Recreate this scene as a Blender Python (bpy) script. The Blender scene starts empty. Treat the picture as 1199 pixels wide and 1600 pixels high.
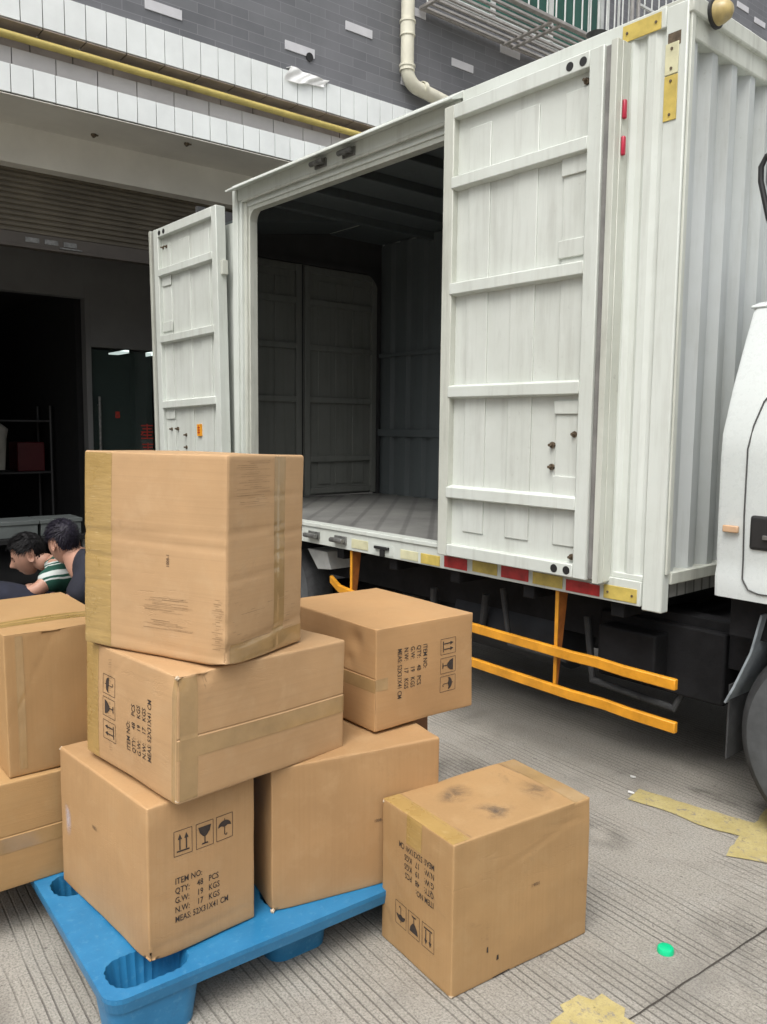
import bpy, bmesh, math, random
import numpy as np
from math import radians, sin, cos, pi
from mathutils import Vector, Matrix
from mathutils.geometry import tessellate_polygon
random.seed(7)
S = bpy.context.scene
COL = S.collection

# ------------------------------------------------------------------ camera
CAM_H, PITCH, ROLL, YAW, FPX = 1.4462, 6.0004, 0.5787, 49.3, 1281.45
cd = bpy.data.cameras.new('camera'); cam = bpy.data.objects.new('camera', cd); COL.objects.link(cam)
cd.sensor_fit = 'VERTICAL'; cd.sensor_height = 24.0; cd.lens = 24.0*FPX/1600.0
cd.clip_start = 0.02; cd.clip_end = 500
_y, _p, _r = radians(YAW), radians(PITCH), radians(ROLL)
fh = Vector((-sin(_y), cos(_y), 0)); R0 = Vector((cos(_y), sin(_y), 0)); ZZ = Vector((0, 0, 1))
fw = fh*cos(_p) - ZZ*sin(_p); U0 = fh*sin(_p) + ZZ*cos(_p)
RR = R0*cos(_r) + U0*sin(_r); UU = -R0*sin(_r) + U0*cos(_r)
cam.matrix_world = Matrix(((RR.x, UU.x, -fw.x, 0), (RR.y, UU.y, -fw.y, 0), (RR.z, UU.z, -fw.z, CAM_H), (0, 0, 0, 1)))
S.camera = cam

# ------------------------------------------------------------------ world, sun
SUN_EL, SUN_AZ = 58.0, -62.0     # azimuth = math angle of the direction towards the sun
w = bpy.data.worlds.new('World'); S.world = w; w.use_nodes = True
nt = w.node_tree; nt.nodes.clear()
sky = nt.nodes.new('ShaderNodeTexSky'); sky.sky_type = 'NISHITA'; sky.sun_disc = False
sky.sun_elevation = radians(SUN_EL); sky.sun_rotation = radians(90 - SUN_AZ)
sky.air_density = 1.0; sky.dust_density = 4.0; sky.ozone_density = 0.6
hs = nt.nodes.new('ShaderNodeHueSaturation'); hs.inputs['Saturation'].default_value = 0.22
bg = nt.nodes.new('ShaderNodeBackground'); bg.inputs['Strength'].default_value = 0.15
wo = nt.nodes.new('ShaderNodeOutputWorld')
tcw = nt.nodes.new('ShaderNodeTexCoord'); sx = nt.nodes.new('ShaderNodeSeparateXYZ'); nt.links.new(tcw.outputs['Generated'], sx.inputs[0])
mr = nt.nodes.new('ShaderNodeMapRange'); mr.inputs['From Min'].default_value = 0.0; mr.inputs['From Max'].default_value = 1.0
mr.inputs['To Min'].default_value = .22; mr.inputs['To Max'].default_value = 1.75; nt.links.new(sx.outputs['Z'], mr.inputs['Value'])   # overcast dome: brightest overhead
mx = nt.nodes.new('ShaderNodeMix'); mx.data_type = 'RGBA'; mx.blend_type = 'MULTIPLY'; mx.inputs[0].default_value = 1
nt.links.new(sky.outputs[0], hs.inputs['Color']); nt.links.new(hs.outputs[0], mx.inputs[6]); nt.links.new(mr.outputs[0], mx.inputs[7]); nt.links.new(mx.outputs[2], bg.inputs[0]); nt.links.new(bg.outputs[0], wo.inputs[0])
sl = bpy.data.lights.new('sun', 'SUN'); sl.energy = .9; sl.angle = radians(40); sl.color = (1, .965, .9)
so = bpy.data.objects.new('sun', sl); COL.objects.link(so)
sd = Vector((cos(radians(SUN_EL))*cos(radians(SUN_AZ)), cos(radians(SUN_EL))*sin(radians(SUN_AZ)), sin(radians(SUN_EL))))
so.rotation_euler = sd.to_track_quat('Z', 'Y').to_euler()
so.location = (0, 0, 12)
S.view_settings.view_transform = 'Standard'; S.view_settings.look = 'None'; S.view_settings.gamma = 1
S.view_settings.exposure = 0.50

# ------------------------------------------------------------------ helpers
def tag(o, label=None, cat=None, group=None, kind=None):
    if label: o['label'] = label
    if cat: o['category'] = cat
    if group: o['group'] = group
    if kind: o['kind'] = kind
    return o

def empty(name, loc=(0, 0, 0), rz=0.0, label=None, cat=None, group=None, parent=None):
    o = bpy.data.objects.new(name, None); o.empty_display_size = .1
    o.location = loc; o.rotation_euler = (0, 0, rz); o.parent = parent
    COL.objects.link(o); tag(o, label, cat, group); return o

class MB:
    def __init__(s): s.v = []; s.f = []; s.m = []
    def add(s, vs, fs, m=0):
        n = len(s.v); s.v += [tuple(p) for p in vs]
        for f in fs: s.f.append(tuple(i+n for i in f)); s.m.append(m)
        return s
    def box(s, x0, x1, y0, y1, z0, z1, m=0):
        if x0 > x1: x0, x1 = x1, x0
        if y0 > y1: y0, y1 = y1, y0
        if z0 > z1: z0, z1 = z1, z0
        vs = [(x0,y0,z0),(x1,y0,z0),(x1,y1,z0),(x0,y1,z0),(x0,y0,z1),(x1,y0,z1),(x1,y1,z1),(x0,y1,z1)]
        return s.add(vs, [(0,3,2,1),(4,5,6,7),(0,1,5,4),(1,2,6,5),(2,3,7,6),(3,0,4,7)], m)
    def tube(s, pts, r, n=14, m=0, caps=True, r2=None):
        pts = [Vector(p) for p in pts]; k = len(pts); rings = []
        up = Vector((0, 0, 1)); prev = None
        for i, p in enumerate(pts):
            t = (pts[min(i+1, k-1)] - pts[max(i-1, 0)]).normalized()
            if prev is None:
                a = t.cross(up)
                if a.length < 1e-3: a = t.cross(Vector((1, 0, 0)))
            else: a = prev - t*prev.dot(t)
            a.normalize(); prev = a; b = t.cross(a)
            rad = r if not isinstance(r, (list, tuple)) else r[i]
            rings.append([p + a*rad*cos(2*pi*j/n) + b*rad*sin(2*pi*j/n) for j in range(n)])
        vs = [q for g in rings for q in g]; fs = []
        for i in range(k-1):
            for j in range(n):
                fs.append((i*n+j, i*n+(j+1) % n, (i+1)*n+(j+1) % n, (i+1)*n+j))
        if caps: fs.append(tuple(range(n-1, -1, -1))); fs.append(tuple(range((k-1)*n, k*n)))
        return s.add(vs, fs, m)
    def prism(s, poly, axis, a, b, m=0):
        """poly: 2D outline in the two other axes (cyclic order); extruded a..b along axis"""
        def P(u, v, t): return (t, u, v) if axis == 0 else ((u, t, v) if axis == 1 else (u, v, t))
        n = len(poly)
        vs = [P(u, v, a) for u, v in poly] + [P(u, v, b) for u, v in poly]
        fs = [(i, (i+1) % n, n+(i+1) % n, n+i) for i in range(n)]
        tr = tessellate_polygon([[Vector((u, v, 0)) for u, v in poly]])
        for t in tr: fs.append(tuple(t)); fs.append(tuple(n+i for i in reversed(t)))
        return s.add(vs, fs, m)
    def lathe(s, prof, c, axis, n=40, m=0, a0=0, a1=2*pi):
        """prof: (radius, offset along axis)"""
        vs = []; k = len(prof); full = abs(a1-a0-2*pi) < 1e-6; nn = n if full else n+1
        for r, h in prof:
            for j in range(nn):
                a = a0+(a1-a0)*j/n; u, v = r*cos(a), r*sin(a)
                vs.append({0: (c[0]+h, c[1]+u, c[2]+v), 1: (c[0]+u, c[1]+h, c[2]+v), 2: (c[0]+u, c[1]+v, c[2]+h)}[axis])
        fs = []
        for i in range(k-1):
            for j in range(n):
                j2 = (j+1) % nn
                fs.append((i*nn+j, i*nn+j2, (i+1)*nn+j2, (i+1)*nn+j))
        return s.add(vs, fs, m)
    def build(s, name, mats, parent=None, bevel=0, smooth=False, loc=None, solid=0, segs=2, label=None):
        me = bpy.data.meshes.new(name); me.from_pydata(s.v, [], s.f)
        if not isinstance(mats, (list, tuple)): mats = [mats]
        for mt in mats: me.materials.append(mt)
        me.polygons.foreach_set('material_index', s.m)
        bm = bmesh.new(); bm.from_mesh(me); bmesh.ops.remove_doubles(bm, verts=bm.verts, dist=1e-6)
        bmesh.ops.recalc_face_normals(bm, faces=bm.faces); bm.to_mesh(me); bm.free()
        if smooth:
            me.polygons.foreach_set('use_smooth', [True]*len(me.polygons))
            try: me.set_sharp_from_angle(angle=radians(35))
            except Exception: pass
        o = bpy.data.objects.new(name, me); COL.objects.link(o)
        if parent: o.parent = parent
        if loc: o.location = loc
        if solid:
            md = o.modifiers.new('solid', 'SOLIDIFY'); md.thickness = solid; md.offset = 0
            if smooth: md2 = o.modifiers.new('split', 'EDGE_SPLIT'); md2.split_angle = radians(35)
        if bevel:
            md = o.modifiers.new('bevel', 'BEVEL'); md.width = bevel; md.segments = segs
            md.limit_method = 'ANGLE'; md.angle_limit = radians(40)
            for p in me.polygons: p.use_smooth = True
            try: me.set_sharp_from_angle(angle=radians(35))
            except Exception: pass
            md.harden_normals = False
        if label: o['label'] = label
        return o

# ------------------------------------------------------------------ materials
def lin(c):
    return tuple(((x/255.)/12.92 if x/255. <= .04045 else ((x/255.+.055)/1.055)**2.4) for x in c)
class NM:
    def __init__(s, name):
        s.mat = bpy.data.materials.new(name); s.mat.use_nodes = True; s.t = s.mat.node_tree
        s.b = s.t.nodes['Principled BSDF']; s.tc = s.t.nodes.new('ShaderNodeTexCoord')
    def n(s, typ, **kw):
        nd = s.t.nodes.new(typ)
        for k, v in kw.items():
            if k in nd.inputs: nd.inputs[k].default_value = v
            else: setattr(nd, k, v)
        return nd
    def l(s, a, b): s.t.links.new(a, b)
    def coords(s, scale=(1, 1, 1), rot=(0, 0, 0), src='Object'):
        mp = s.t.nodes.new('ShaderNodeMapping'); mp.inputs['Scale'].default_value = scale
        mp.inputs['Rotation'].default_value = rot
        s.l(s.tc.outputs[src], mp.inputs[0]); return mp.outputs[0]
    def noise(s, vec, scale=5, detail=4, rough=.5, dist=0):
        nd = s.t.nodes.new('ShaderNodeTexNoise'); nd.inputs['Scale'].default_value = scale
        nd.inputs['Detail'].default_value = detail; nd.inputs['Roughness'].default_value = rough
        nd.inputs['Distortion'].default_value = dist
        s.l(vec, nd.inputs['Vector']); return nd.outputs[0]
    def ramp(s, fac, stops):
        nd = s.t.nodes.new('ShaderNodeValToRGB'); s.l(fac, nd.inputs[0]); e = nd.color_ramp.elements
        while len(e) < len(stops): e.new(.5)
        for i, (p, c) in enumerate(stops):
            e[i].position = p; e[i].color = (*c, 1) if len(c) == 3 else c
        return nd.outputs[0]
    def mix(s, fac, a, b, mode='MIX'):
        nd = s.t.nodes.new('ShaderNodeMix'); nd.data_type = 'RGBA'; nd.blend_type = mode
        for sock, val in ((nd.inputs[0], fac), (nd.inputs[6], a), (nd.inputs[7], b)):
            if hasattr(val, 'links'): s.l(val, sock)
            elif isinstance(val, (int, float)): sock.default_value = val
            else: sock.default_value = (*val, 1)
        return nd.outputs[2]
    def math(s, op, a, b=0.0, c=0.0):
        nd = s.t.nodes.new('ShaderNodeMath'); nd.operation = op
        for i, val in enumerate((a, b, c)):
            if hasattr(val, 'links'): s.l(val, nd.inputs[i])
            else: nd.inputs[i].default_value = val
        return nd.outputs[0]
    def sep(s, vec):
        nd = s.t.nodes.new('ShaderNodeSeparateXYZ'); s.l(vec, nd.inputs[0]); return nd.outputs
    def bump(s, h, strength=.3, dist=.01, prev=None):
        nd = s.t.nodes.new('ShaderNodeBump'); nd.inputs['Strength'].default_value = strength
        nd.inputs['Distance'].default_value = dist; s.l(h, nd.inputs['Height'])
        if prev is not None: s.l(prev, nd.inputs['Normal'])
        return nd.outputs[0]
    def out(s, color=None, rough=None, normal=None, metal=0, spec=None):
        if color is not None:
            if hasattr(color, 'links'): s.l(color, s.b.inputs['Base Color'])
            else: s.b.inputs['Base Color'].default_value = (*color, 1)
        if rough is not None:
            if hasattr(rough, 'links'): s.l(rough, s.b.inputs['Roughness'])
            else: s.b.inputs['Roughness'].default_value = rough
        if normal is not None: s.l(normal, s.b.inputs['Normal'])
        s.b.inputs['Metallic'].default_value = metal
        if spec is not None: s.b.inputs['Specular IOR Level'].default_value = spec
        return s.mat

def simple(name, c, rough=.5, metal=0, var=.12, nscale=8, bump=0.0, bscale=60, spec=None):
    m = NM(name); v = m.coords()
    f = m.noise(v, nscale, 5, .6)
    lo = tuple(x*(1-var) for x in c); hi = tuple(min(1, x*(1+var)) for x in c)
    colr = m.ramp(f, [(.3, lo), (.7, hi)])
    nrm = m.bump(m.noise(v, bscale, 3), bump, .005) if bump else None
    return m.out(colr, rough, nrm, metal, spec)

def paint_white(name, base=(.66, .69, .67), dirt=(.30, .29, .25), amount=.5, streak=True, rough=.42, bump=.12):
    m = NM(name); v = m.coords()
    big = m.noise(v, 1.6, 6, .65, .3)
    vs = m.coords((9, 9, .7)); st = m.noise(vs, 2.2, 6, .7)
    fine = m.noise(v, 38, 5, .7)
    a = m.ramp(big, [(.42, (0, 0, 0)), (.75, (1, 1, 1))])
    b = m.ramp(st, [(.5, (0, 0, 0)), (.8, (1, 1, 1))])
    c = m.ramp(fine, [(.62, (0, 0, 0)), (.74, (1, 1, 1))])
    fac = m.math('ADD', m.math('MULTIPLY', a, .28*amount), m.math('MULTIPLY', b, .40*amount))
    fac = m.math('ADD', fac, m.math('MULTIPLY', m.math('MULTIPLY', c, a), .5*amount))
    tint = m.mix(big, base, tuple(x*y for x, y in zip(base, (.97, 1.0, .95))))
    colr = m.mix(fac, tint, dirt)
    nrm = m.bump(m.noise(v, 5, 3), bump, .02) if bump else None
    return m.out(colr, m.math('ADD', m.math('MULTIPLY', fine, .2), rough-.1), nrm)

M = {}
M['white'] = paint_white('truck_white_paint', (.62, .645, .615), (.27, .26, .22), .9)
M['door_white'] = paint_white('door_white_paint', (.61, .63, .60), (.25, .245, .21), .85)
M['grimy'] = paint_white('grimy_white_frame', (.56, .57, .52), (.17, .16, .13), 1.15)
M['corr'] = paint_white('corrugated_white', (.47, .49, .495), (.22, .21, .17), .95)
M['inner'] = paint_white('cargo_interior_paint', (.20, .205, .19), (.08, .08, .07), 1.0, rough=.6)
M['inner_shade'] = paint_white('cargo_shade_paint', (.10, .115, .12), (.05, .055, .055), .9, rough=.6)  # interior paint darkened to carry the shade on far wall and ceiling
M['cab'] = paint_white('cab_white_paint', (.64, .67, .67), (.5, .5, .46), .05, rough=.28, bump=0)
M['yellow_refl'] = simple('yellow_reflector', (.52, .40, .10), .35, var=.25, nscale=14)
M['cream_refl'] = simple('cream_reflector', (.60, .58, .38), .4, var=.15, nscale=14)
M['red_refl'] = simple('red_reflector', (.42, .03, .03), .3, var=.3, nscale=20)
M['red_lamp'] = simple('red_lamp', (.42, .02, .05), .3)
M['amber'] = simple('amber_lamp', (.55, .36, .22), .25)
M['amber_dome'] = simple('amber_dome_dusty', (.40, .31, .13), .35, var=.3, nscale=20)
M['orange'] = simple('orange_paint', (.62, .27, .02), .4, var=.25, nscale=9, bump=.1)
M['orange_dark'] = simple('dark_orange_web', (.30, .10, .02), .6, var=.4, nscale=12, bump=.2)  # web in a darker, browner orange than the front strip
M['black'] = simple('black_plastic', (.018, .018, .018), .5)
M['rubber'] = simple('tyre_rubber', (.035, .036, .037), .75, var=.35, nscale=20, bump=.3)
M['sidewall'] = simple('dusty_tyre_sidewall', (.072, .076, .078), .8, var=.3, nscale=9, bump=.2)
M['chassis'] = simple('chassis_black', (.012, .012, .013), .75, var=.4, bump=.3, spec=.2)
M['steel'] = simple('worn_steel', (.20, .20, .19), .45, metal=.6, var=.4, nscale=30)
M['rimgrey'] = simple('hub_grey', (.26, .27, .28), .5, var=.2, nscale=6)
M['tankgrey'] = simple('tank_grey', (.022, .024, .028), .5, var=.3, spec=.3)
M['mudgrey'] = simple('mudguard_grey', (.24, .27, .29), .55, var=.35, nscale=12)
M['mudwhite'] = simple('mudguard_white', (.5, .51, .49), .5, var=.2)
M['dark_seal'] = simple('dark_seal', (.05, .05, .05), .7)
M['grey_seal'] = simple('grey_seal', (.19, .185, .175), .6, var=.3)
M['bolt'] = simple('rusty_bolt', (.12, .09, .06), .6, metal=.4, var=.4, nscale=60)
M['ink'] = simple('ink', (.035, .025, .02), .7, var=.3, nscale=60)
M['glassdark'] = simple('dark_window_glass', (.02, .03, .035), .05)

def cardboard(name, base=(.44, .262, .112), dirt=.25, flute='z', seed=0.0, crease=.3):
    base = (base[0]*1.04, base[1]*1.06, base[2]*1.20)
    m = NM(name); v = m.coords()
    mp = m.t.nodes.new('ShaderNodeMapping'); mp.inputs['Location'].default_value = (seed*3.1, seed*1.7, seed)
    m.l(m.tc.outputs['Object'], mp.inputs[0]); v = mp.outputs[0]
    big = m.noise(v, 3.2, 6, .6); mid = m.noise(v, 14, 6, .65, .4); fine = m.noise(v, 240, 3, .6)
    sc = {'z': (130, 130, 2), 'h': (2, 2, 130)}[flute]
    mp2 = m.t.nodes.new('ShaderNodeMapping'); mp2.inputs['Scale'].default_value = sc
    m.l(v, mp2.inputs[0]); fl = m.noise(mp2.outputs[0], 1.0, 3, .6)
    c = m.ramp(big, [(.25, tuple(x*.86 for x in base)), (.75, tuple(x*1.12 for x in base))])
    c = m.mix(m.ramp(mid, [(.5, (0, 0, 0)), (.78, (1, 1, 1))]), c, tuple(x*y for x, y in zip(base, (1.06, 1.12, 1.2))))
    c = m.mix(m.math('MULTIPLY', m.ramp(fl, [(.45, (0, 0, 0)), (.75, (1, 1, 1))]), .16), c, tuple(x*.62 for x in base))
    sm = m.noise(v, 6.5, 7, .75, .6)
    c = m.mix(m.math('MULTIPLY', m.ramp(sm, [(.60, (0, 0, 0)), (.72, (1, 1, 1))]), dirt), c, (.10, .075, .05))
    c = m.mix(m.math('MULTIPLY', fine, .18), c, tuple(x*.75 for x in base))
    gm = m.t.nodes.new('ShaderNodeNewGeometry')
    c = m.mix(m.math('MULTIPLY', m.ramp(gm.outputs['Pointiness'], [(.515, (0, 0, 0)), (.56, (1, 1, 1))]), m.ramp(m.noise(v, 30, 5, .7), [(.35, (.15, .15, .15)), (.65, (.9, .9, .9))])), c, tuple(min(1, x*y) for x, y in zip(base, (1.45, 1.5, 1.6))))
    nrm = m.bump(fl, .25, .0012)
    mpc = m.t.nodes.new('ShaderNodeMapping')
    mpc.inputs['Scale'].default_value = {'z': (1.3, 1.3, 9), 'h': (1.3, 1.3, 9)}[flute]
    m.l(v, mpc.inputs[0])
    cr = m.noise(mpc.outputs[0], 2.2, 5, .6, .5)
    cr2 = m.math('ABSOLUTE', m.math('SUBTRACT', cr, .5))
    cr3 = m.ramp(cr2, [(0, (0, 0, 0)), (.012, (1, 1, 1))])
    gt = m.ramp(m.noise(v, 2.6, 3, .5), [(.52, (0, 0, 0)), (.60, (1, 1, 1))])
    nrm = m.bump(m.math('ADD', m.math('MULTIPLY', cr3, gt), m.math('SUBTRACT', 1.0, gt)), crease*.8, .0022, nrm)
    nrm = m.bump(m.noise(v, 7, 3), .15, .01, nrm)
    return m.out(c, m.math('ADD', m.math('MULTIPLY', mid, .15), .55), nrm, spec=.3)

def smudge_mat(name, col, dens, sc=26, seed=0):
    m = NM(name); g = m.n('ShaderNodeTexGradient'); g.gradient_type = 'SPHERICAL'
    mp = m.t.nodes.new('ShaderNodeMapping'); mp.inputs['Location'].default_value = (-1, -1, -1); mp.inputs['Scale'].default_value = (2, 2, 2)
    m.l(m.tc.outputs['Generated'], mp.inputs[0]); sp = m.sep(mp.outputs[0])
    cb = m.t.nodes.new('ShaderNodeVectorMath'); cb.operation = 'LENGTH'; m.l(mp.outputs[0], cb.inputs[0])
    fall = m.ramp(cb.outputs['Value'], [(.0, (1, 1, 1)), (1.0, (0, 0, 0))])
    nz = m.noise(m.coords(), sc, 6, .7, .5); k = m.ramp(nz, [(.38, (0, 0, 0)), (.62, (1, 1, 1))])
    a = m.math('MULTIPLY', m.math('MULTIPLY', fall, k), dens); m.l(a, m.b.inputs['Alpha'])
    return m.out(col, .8, spec=.2)
M['door_smudge'] = smudge_mat('door_smudge', (.16, .155, .14), .8, 30)
def tape_mat():
    m = NM('packing_tape'); v = m.coords()
    a = m.noise(v, 12, 5, .6); b = m.noise(m.coords((6, 6, 60)), 3, 4, .6)
    c = m.ramp(a, [(.3, (.33, .213, .068)), (.7, (.40, .262, .092))])
    c = m.mix(m.ramp(b, [(.62, (0, 0, 0)), (.75, (1, 1, 1))]), c, (.54, .40, .20))
    m.b.inputs['Coat Weight'].default_value = .6; m.b.inputs['Coat Roughness'].default_value = .12
    return m.out(c, m.ramp(a, [(.3, (.22, .22, .22)), (.7, (.42, .42, .42))]), m.bump(m.noise(m.coords((14, 14, 90)), 1.2, 4, .6), .55, .003), spec=.5)
M['tape'] = tape_mat()
M['tape_clear'] = simple('seam_tape', (.365, .235, .105), .18, var=.16, nscale=10, bump=.2, bscale=25)

_tb = M['tape_clear'].node_tree.nodes['Principled BSDF']; _tb.inputs['Coat Weight'].default_value = .7; _tb.inputs['Coat Roughness'].default_value = .1
M['code_ink'] = simple('faded_ink', (.12, .075, .045), .8)
def ground_mat():
    m = NM('fluted_concrete'); v = m.coords((1, 1, 1), (0, 0, radians(5)))
    x, y, z = m.sep(v)
    wob = m.noise(m.coords((.6, 2.5, 1)), 1.2, 3, .5)
    yy = m.math('ADD', y, m.math('MULTIPLY', wob, .05))
    ph = m.math('FRACT', m.math('DIVIDE', yy, .0262))
    tri = m.math('ABSOLUTE', m.math('SUBTRACT', ph, .5))
    gr = m.ramp(tri, [(.05, (1, 1, 1)), (.13, (0, 0, 0))])
    worn = m.noise(m.coords((.9, 5.5, 1), (0, 0, radians(5))), 1.0, 4, .6)
    gate = m.ramp(worn, [(.43, (0.05, .05, .05)), (.54, (1, 1, 1))])
    g = m.math('MULTIPLY', gr, gate)
    big = m.noise(m.coords(), .8, 6, .65); mid = m.noise(m.coords(), 9, 6, .7); fine = m.noise(m.coords(), 150, 4, .75)
    c = m.ramp(big, [(.3, (.255, .238, .205)), (.7, (.37, .346, .30))])
    c = m.mix(m.ramp(mid, [(.5, (0, 0, 0)), (.75, (1, 1, 1))]), c, (.335, .32, .285))
    c = m.mix(m.math('MULTIPLY', m.ramp(fine, [(.38, (1, 1, 1)), (.52, (0, 0, 0))]), .75), c, (.13, .12, .105))
    c = m.mix(m.math('MULTIPLY', m.ramp(fine, [(.56, (0, 0, 0)), (.70, (1, 1, 1))]), .6), c, (.48, .46, .41))
    sp = m.noise(m.coords(), 34, 2, .5)
    c = m.mix(m.math('MULTIPLY', m.ramp(sp, [(.70, (0, 0, 0)), (.74, (1, 1, 1))]), .7), c, (.10, .09, .08))
    st = m.noise(m.coords((1, 1, 1)), 1.7, 5, .7, .6)
    c = m.mix(m.math('MULTIPLY', m.ramp(st, [(.52, (0, 0, 0)), (.70, (1, 1, 1))]), .5), c, (.13, .12, .105))
    c = m.mix(m.math('MULTIPLY', g, .6), c, (.085, .075, .065))
    n1 = m.bump(m.math('SUBTRACT', 1.0, g), .6, .006)
    n1 = m.bump(fine, .6, .004, n1)
    return m.out(c, .85, n1)
M['ground'] = ground_mat()

def paint_yellow():
    m = NM('worn_yellow_paint'); v = m.coords()
    a = m.noise(v, 14, 6, .7); b = m.noise(v, 160, 3, .7)
    c = m.ramp(a, [(.35, (.38, .31, .12)), (.65, (.46, .385, .175))])
    c = m.mix(m.ramp(m.noise(v, 26, 6, .75), [(.56, (0, 0, 0)), (.63, (1, 1, 1))]), c, (.24, .21, .16))
    c = m.mix(m.math('MULTIPLY', m.ramp(b, [(.35, (1, 1, 1)), (.5, (0, 0, 0))]), .4), c, (.22, .19, .12))
    al = m.ramp(m.noise(v, 18, 8, .8), [(.30, (.0, .0, .0)), (.40, (1, 1, 1))]); m.l(al, m.b.inputs['Alpha'])
    return m.out(c, .8, m.bump(b, .3, .003))
M['road_yellow'] = paint_yellow()

def pallet_blue():
    m = NM('blue_plastic'); v = m.coords()
    a = m.noise(v, 7, 5, .6); b = m.noise(v, 55, 5, .7)
    c = m.ramp(a, [(.3, (.014, .145, .31)), (.7, (.028, .20, .40))])
    c = m.mix(m.math('MULTIPLY', m.ramp(b, [(.55, (0, 0, 0)), (.72, (1, 1, 1))]), .35), c, (.13, .33, .50))
    c = m.mix(m.math('MULTIPLY', m.ramp(m.noise(v, 20, 5, .7, .5), [(.6, (0, 0, 0)), (.7, (1, 1, 1))]), .3), c, (.02, .10, .22))
    return m.out(c, .42, m.bump(b, .15, .003))
M['blue'] = pallet_blue()

def brick_mat():
    m = NM('grey_brick_tiles'); tc = m.coords()
    x, y, z = m.sep(tc)
    cb = m.t.nodes.new('ShaderNodeCombineXYZ'); m.l(y, cb.inputs[0]); m.l(z, cb.inputs[1])
    br = m.t.nodes.new('ShaderNodeTexBrick'); m.l(cb.outputs[0], br.inputs['Vector'])
    br.inputs['Scale'].default_value = 1.0; br.inputs['Brick Width'].default_value = .29
    br.inputs['Row Height'].default_value = .0765; br.inputs['Mortar Size'].default_value = .0028
    br.inputs['Mortar Smooth'].default_value = .3; br.inputs['Bias'].default_value = 0
    br.inputs['Color1'].default_value = (.115, .119, .128, 1); br.inputs['Color2'].default_value = (.155, .160, .170, 1)
    br.inputs['Mortar'].default_value = (.21, .21, .225, 1)
    a = m.noise(m.coords(), 1.4, 5, .6); vs = m.noise(m.coords((5, 5, .5)), 1.6, 5, .7)
    c = m.mix(m.math('MULTIPLY', m.ramp(a, [(.4, (0, 0, 0)), (.7, (1, 1, 1))]), .35), br.outputs[0], (.24, .24, .26))
    c = m.mix(m.math('MULTIPLY', m.ramp(vs, [(.6, (0, 0, 0)), (.8, (1, 1, 1))]), .35), c, (.07, .075, .07))
    return m.out(c, .5, m.bump(br.outputs[1], -.5, .004))
M['brick'] = brick_mat()
M['white_tile'] = simple('white_wall_tile', (.77, .80, .79), .18, var=.07, nscale=3)
M['white_brick'] = simple('white_brick_tile', (.58, .58, .60), .4, var=.06)
M['grey_tile'] = simple('grey_wall_tile', (.50, .485, .475), .35, var=.08, nscale=4)
M['brown_tile'] = simple('brown_wall_tile', (.34, .29, .25), .45, var=.25, nscale=5)
M['grout'] = simple('dark_grout', (.07, .065, .06), .9)
M['plaster'] = simple('beam_plaster', (.60, .58, .52), .85, var=.07, nscale=3, bump=.1)
M['shutter'] = simple('shutter_slats', (.10, .085, .06), .6, var=.25, nscale=3)
M['shutter_dark'] = simple('shutter_bar', (.07, .06, .05), .6)
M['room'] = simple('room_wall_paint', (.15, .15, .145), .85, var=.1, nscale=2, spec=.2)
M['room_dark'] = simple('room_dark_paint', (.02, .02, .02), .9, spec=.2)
M['shop_floor_shade'] = simple('shaded_floor_sheet', (.045, .045, .045), .5, var=.2)
M['pipe_yellow'] = simple('yellow_pipe', (.46, .37, .11), .4, var=.25, nscale=5)
M['pipe_cream'] = simple('cream_pvc', (.68, .66, .54), .35, var=.10, nscale=6)
M['galv'] = simple('cage_steel', (.42, .40, .38), .45, metal=.3, var=.2, nscale=10)
M['cage_white'] = simple('cage_white', (.60, .62, .60), .4, var=.12)
M['green_glass'] = simple('green_window_glass', (.02, .09, .065), .12, var=.5, nscale=1.2)
M['ac'] = simple('ac_white', (.58, .58, .57), .4, var=.08)
M['cloth_white'] = simple('white_rag', (.78, .78, .77), .8)
M['foam'] = simple('foam_box', (.12, .135, .13), .8)
M['skin'] = simple('skin', (.40, .22, .155), .5, var=.08, nscale=12, spec=.4)
M['hair'] = simple('black_hair', (.008, .0075, .008), .5, var=.5, nscale=60, bump=.6, bscale=90, spec=.12)
M['hair_purple'] = simple('purple_black_hair', (.011, .009, .016), .5, var=.5, nscale=60, bump=.6, bscale=90, spec=.2)
M['navy'] = simple('navy_cloth', (.008, .010, .022), .85, var=.25, nscale=20, bump=.3, bscale=30)
M['dark_shirt'] = simple('dark_shirt', (.010, .011, .020), .85, var=.25, nscale=20, bump=.3, bscale=30)
M['capgreen'] = simple('green_cap_plastic', (.005, .50, .22), .3)
M['litter'] = simple('white_litter', (.7, .7, .68), .6)
M['red_sticker'] = simple('red_sticker', (.45, .03, .015), .5)
M['orange_sticker'] = simple('orange_sticker', (.75, .32, .02), .45)
M['beige'] = simple('beige_shirt', (.22, .21, .18), .85)
M['rack_dark'] = simple('dark_rack_steel', (.05, .05, .05), .5, metal=.3)
M['crate_red'] = simple('red_crate', (.09, .010, .012), .5)

def emis(name, c, s):
    m = bpy.data.materials.new(name); m.use_nodes = True; t = m.node_tree; t.nodes.clear()
    e = t.nodes.new('ShaderNodeEmission'); o = t.nodes.new('ShaderNodeOutputMaterial')
    e.inputs[0].default_value = (*c, 1); e.inputs[1].default_value = s; t.links.new(e.outputs[0], o.inputs[0]); return m
M['tube_light'] = emis('ceiling_lamp_glow', (.85, 1, .95), 1.1)
def glass(name, tint=(.55, .78, .70), rough=.02, alpha=.25):
    m = bpy.data.materials.new(name); m.use_nodes = True; t = m.node_tree; b = t.nodes['Principled BSDF']
    b.inputs['Base Color'].default_value = (*[x*.12 for x in tint], 1); b.inputs['Roughness'].default_value = rough
    b.inputs['Alpha'].default_value = alpha; return m
M['shop_glass'] = glass('shop_door_glass', alpha=.35)

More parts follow.
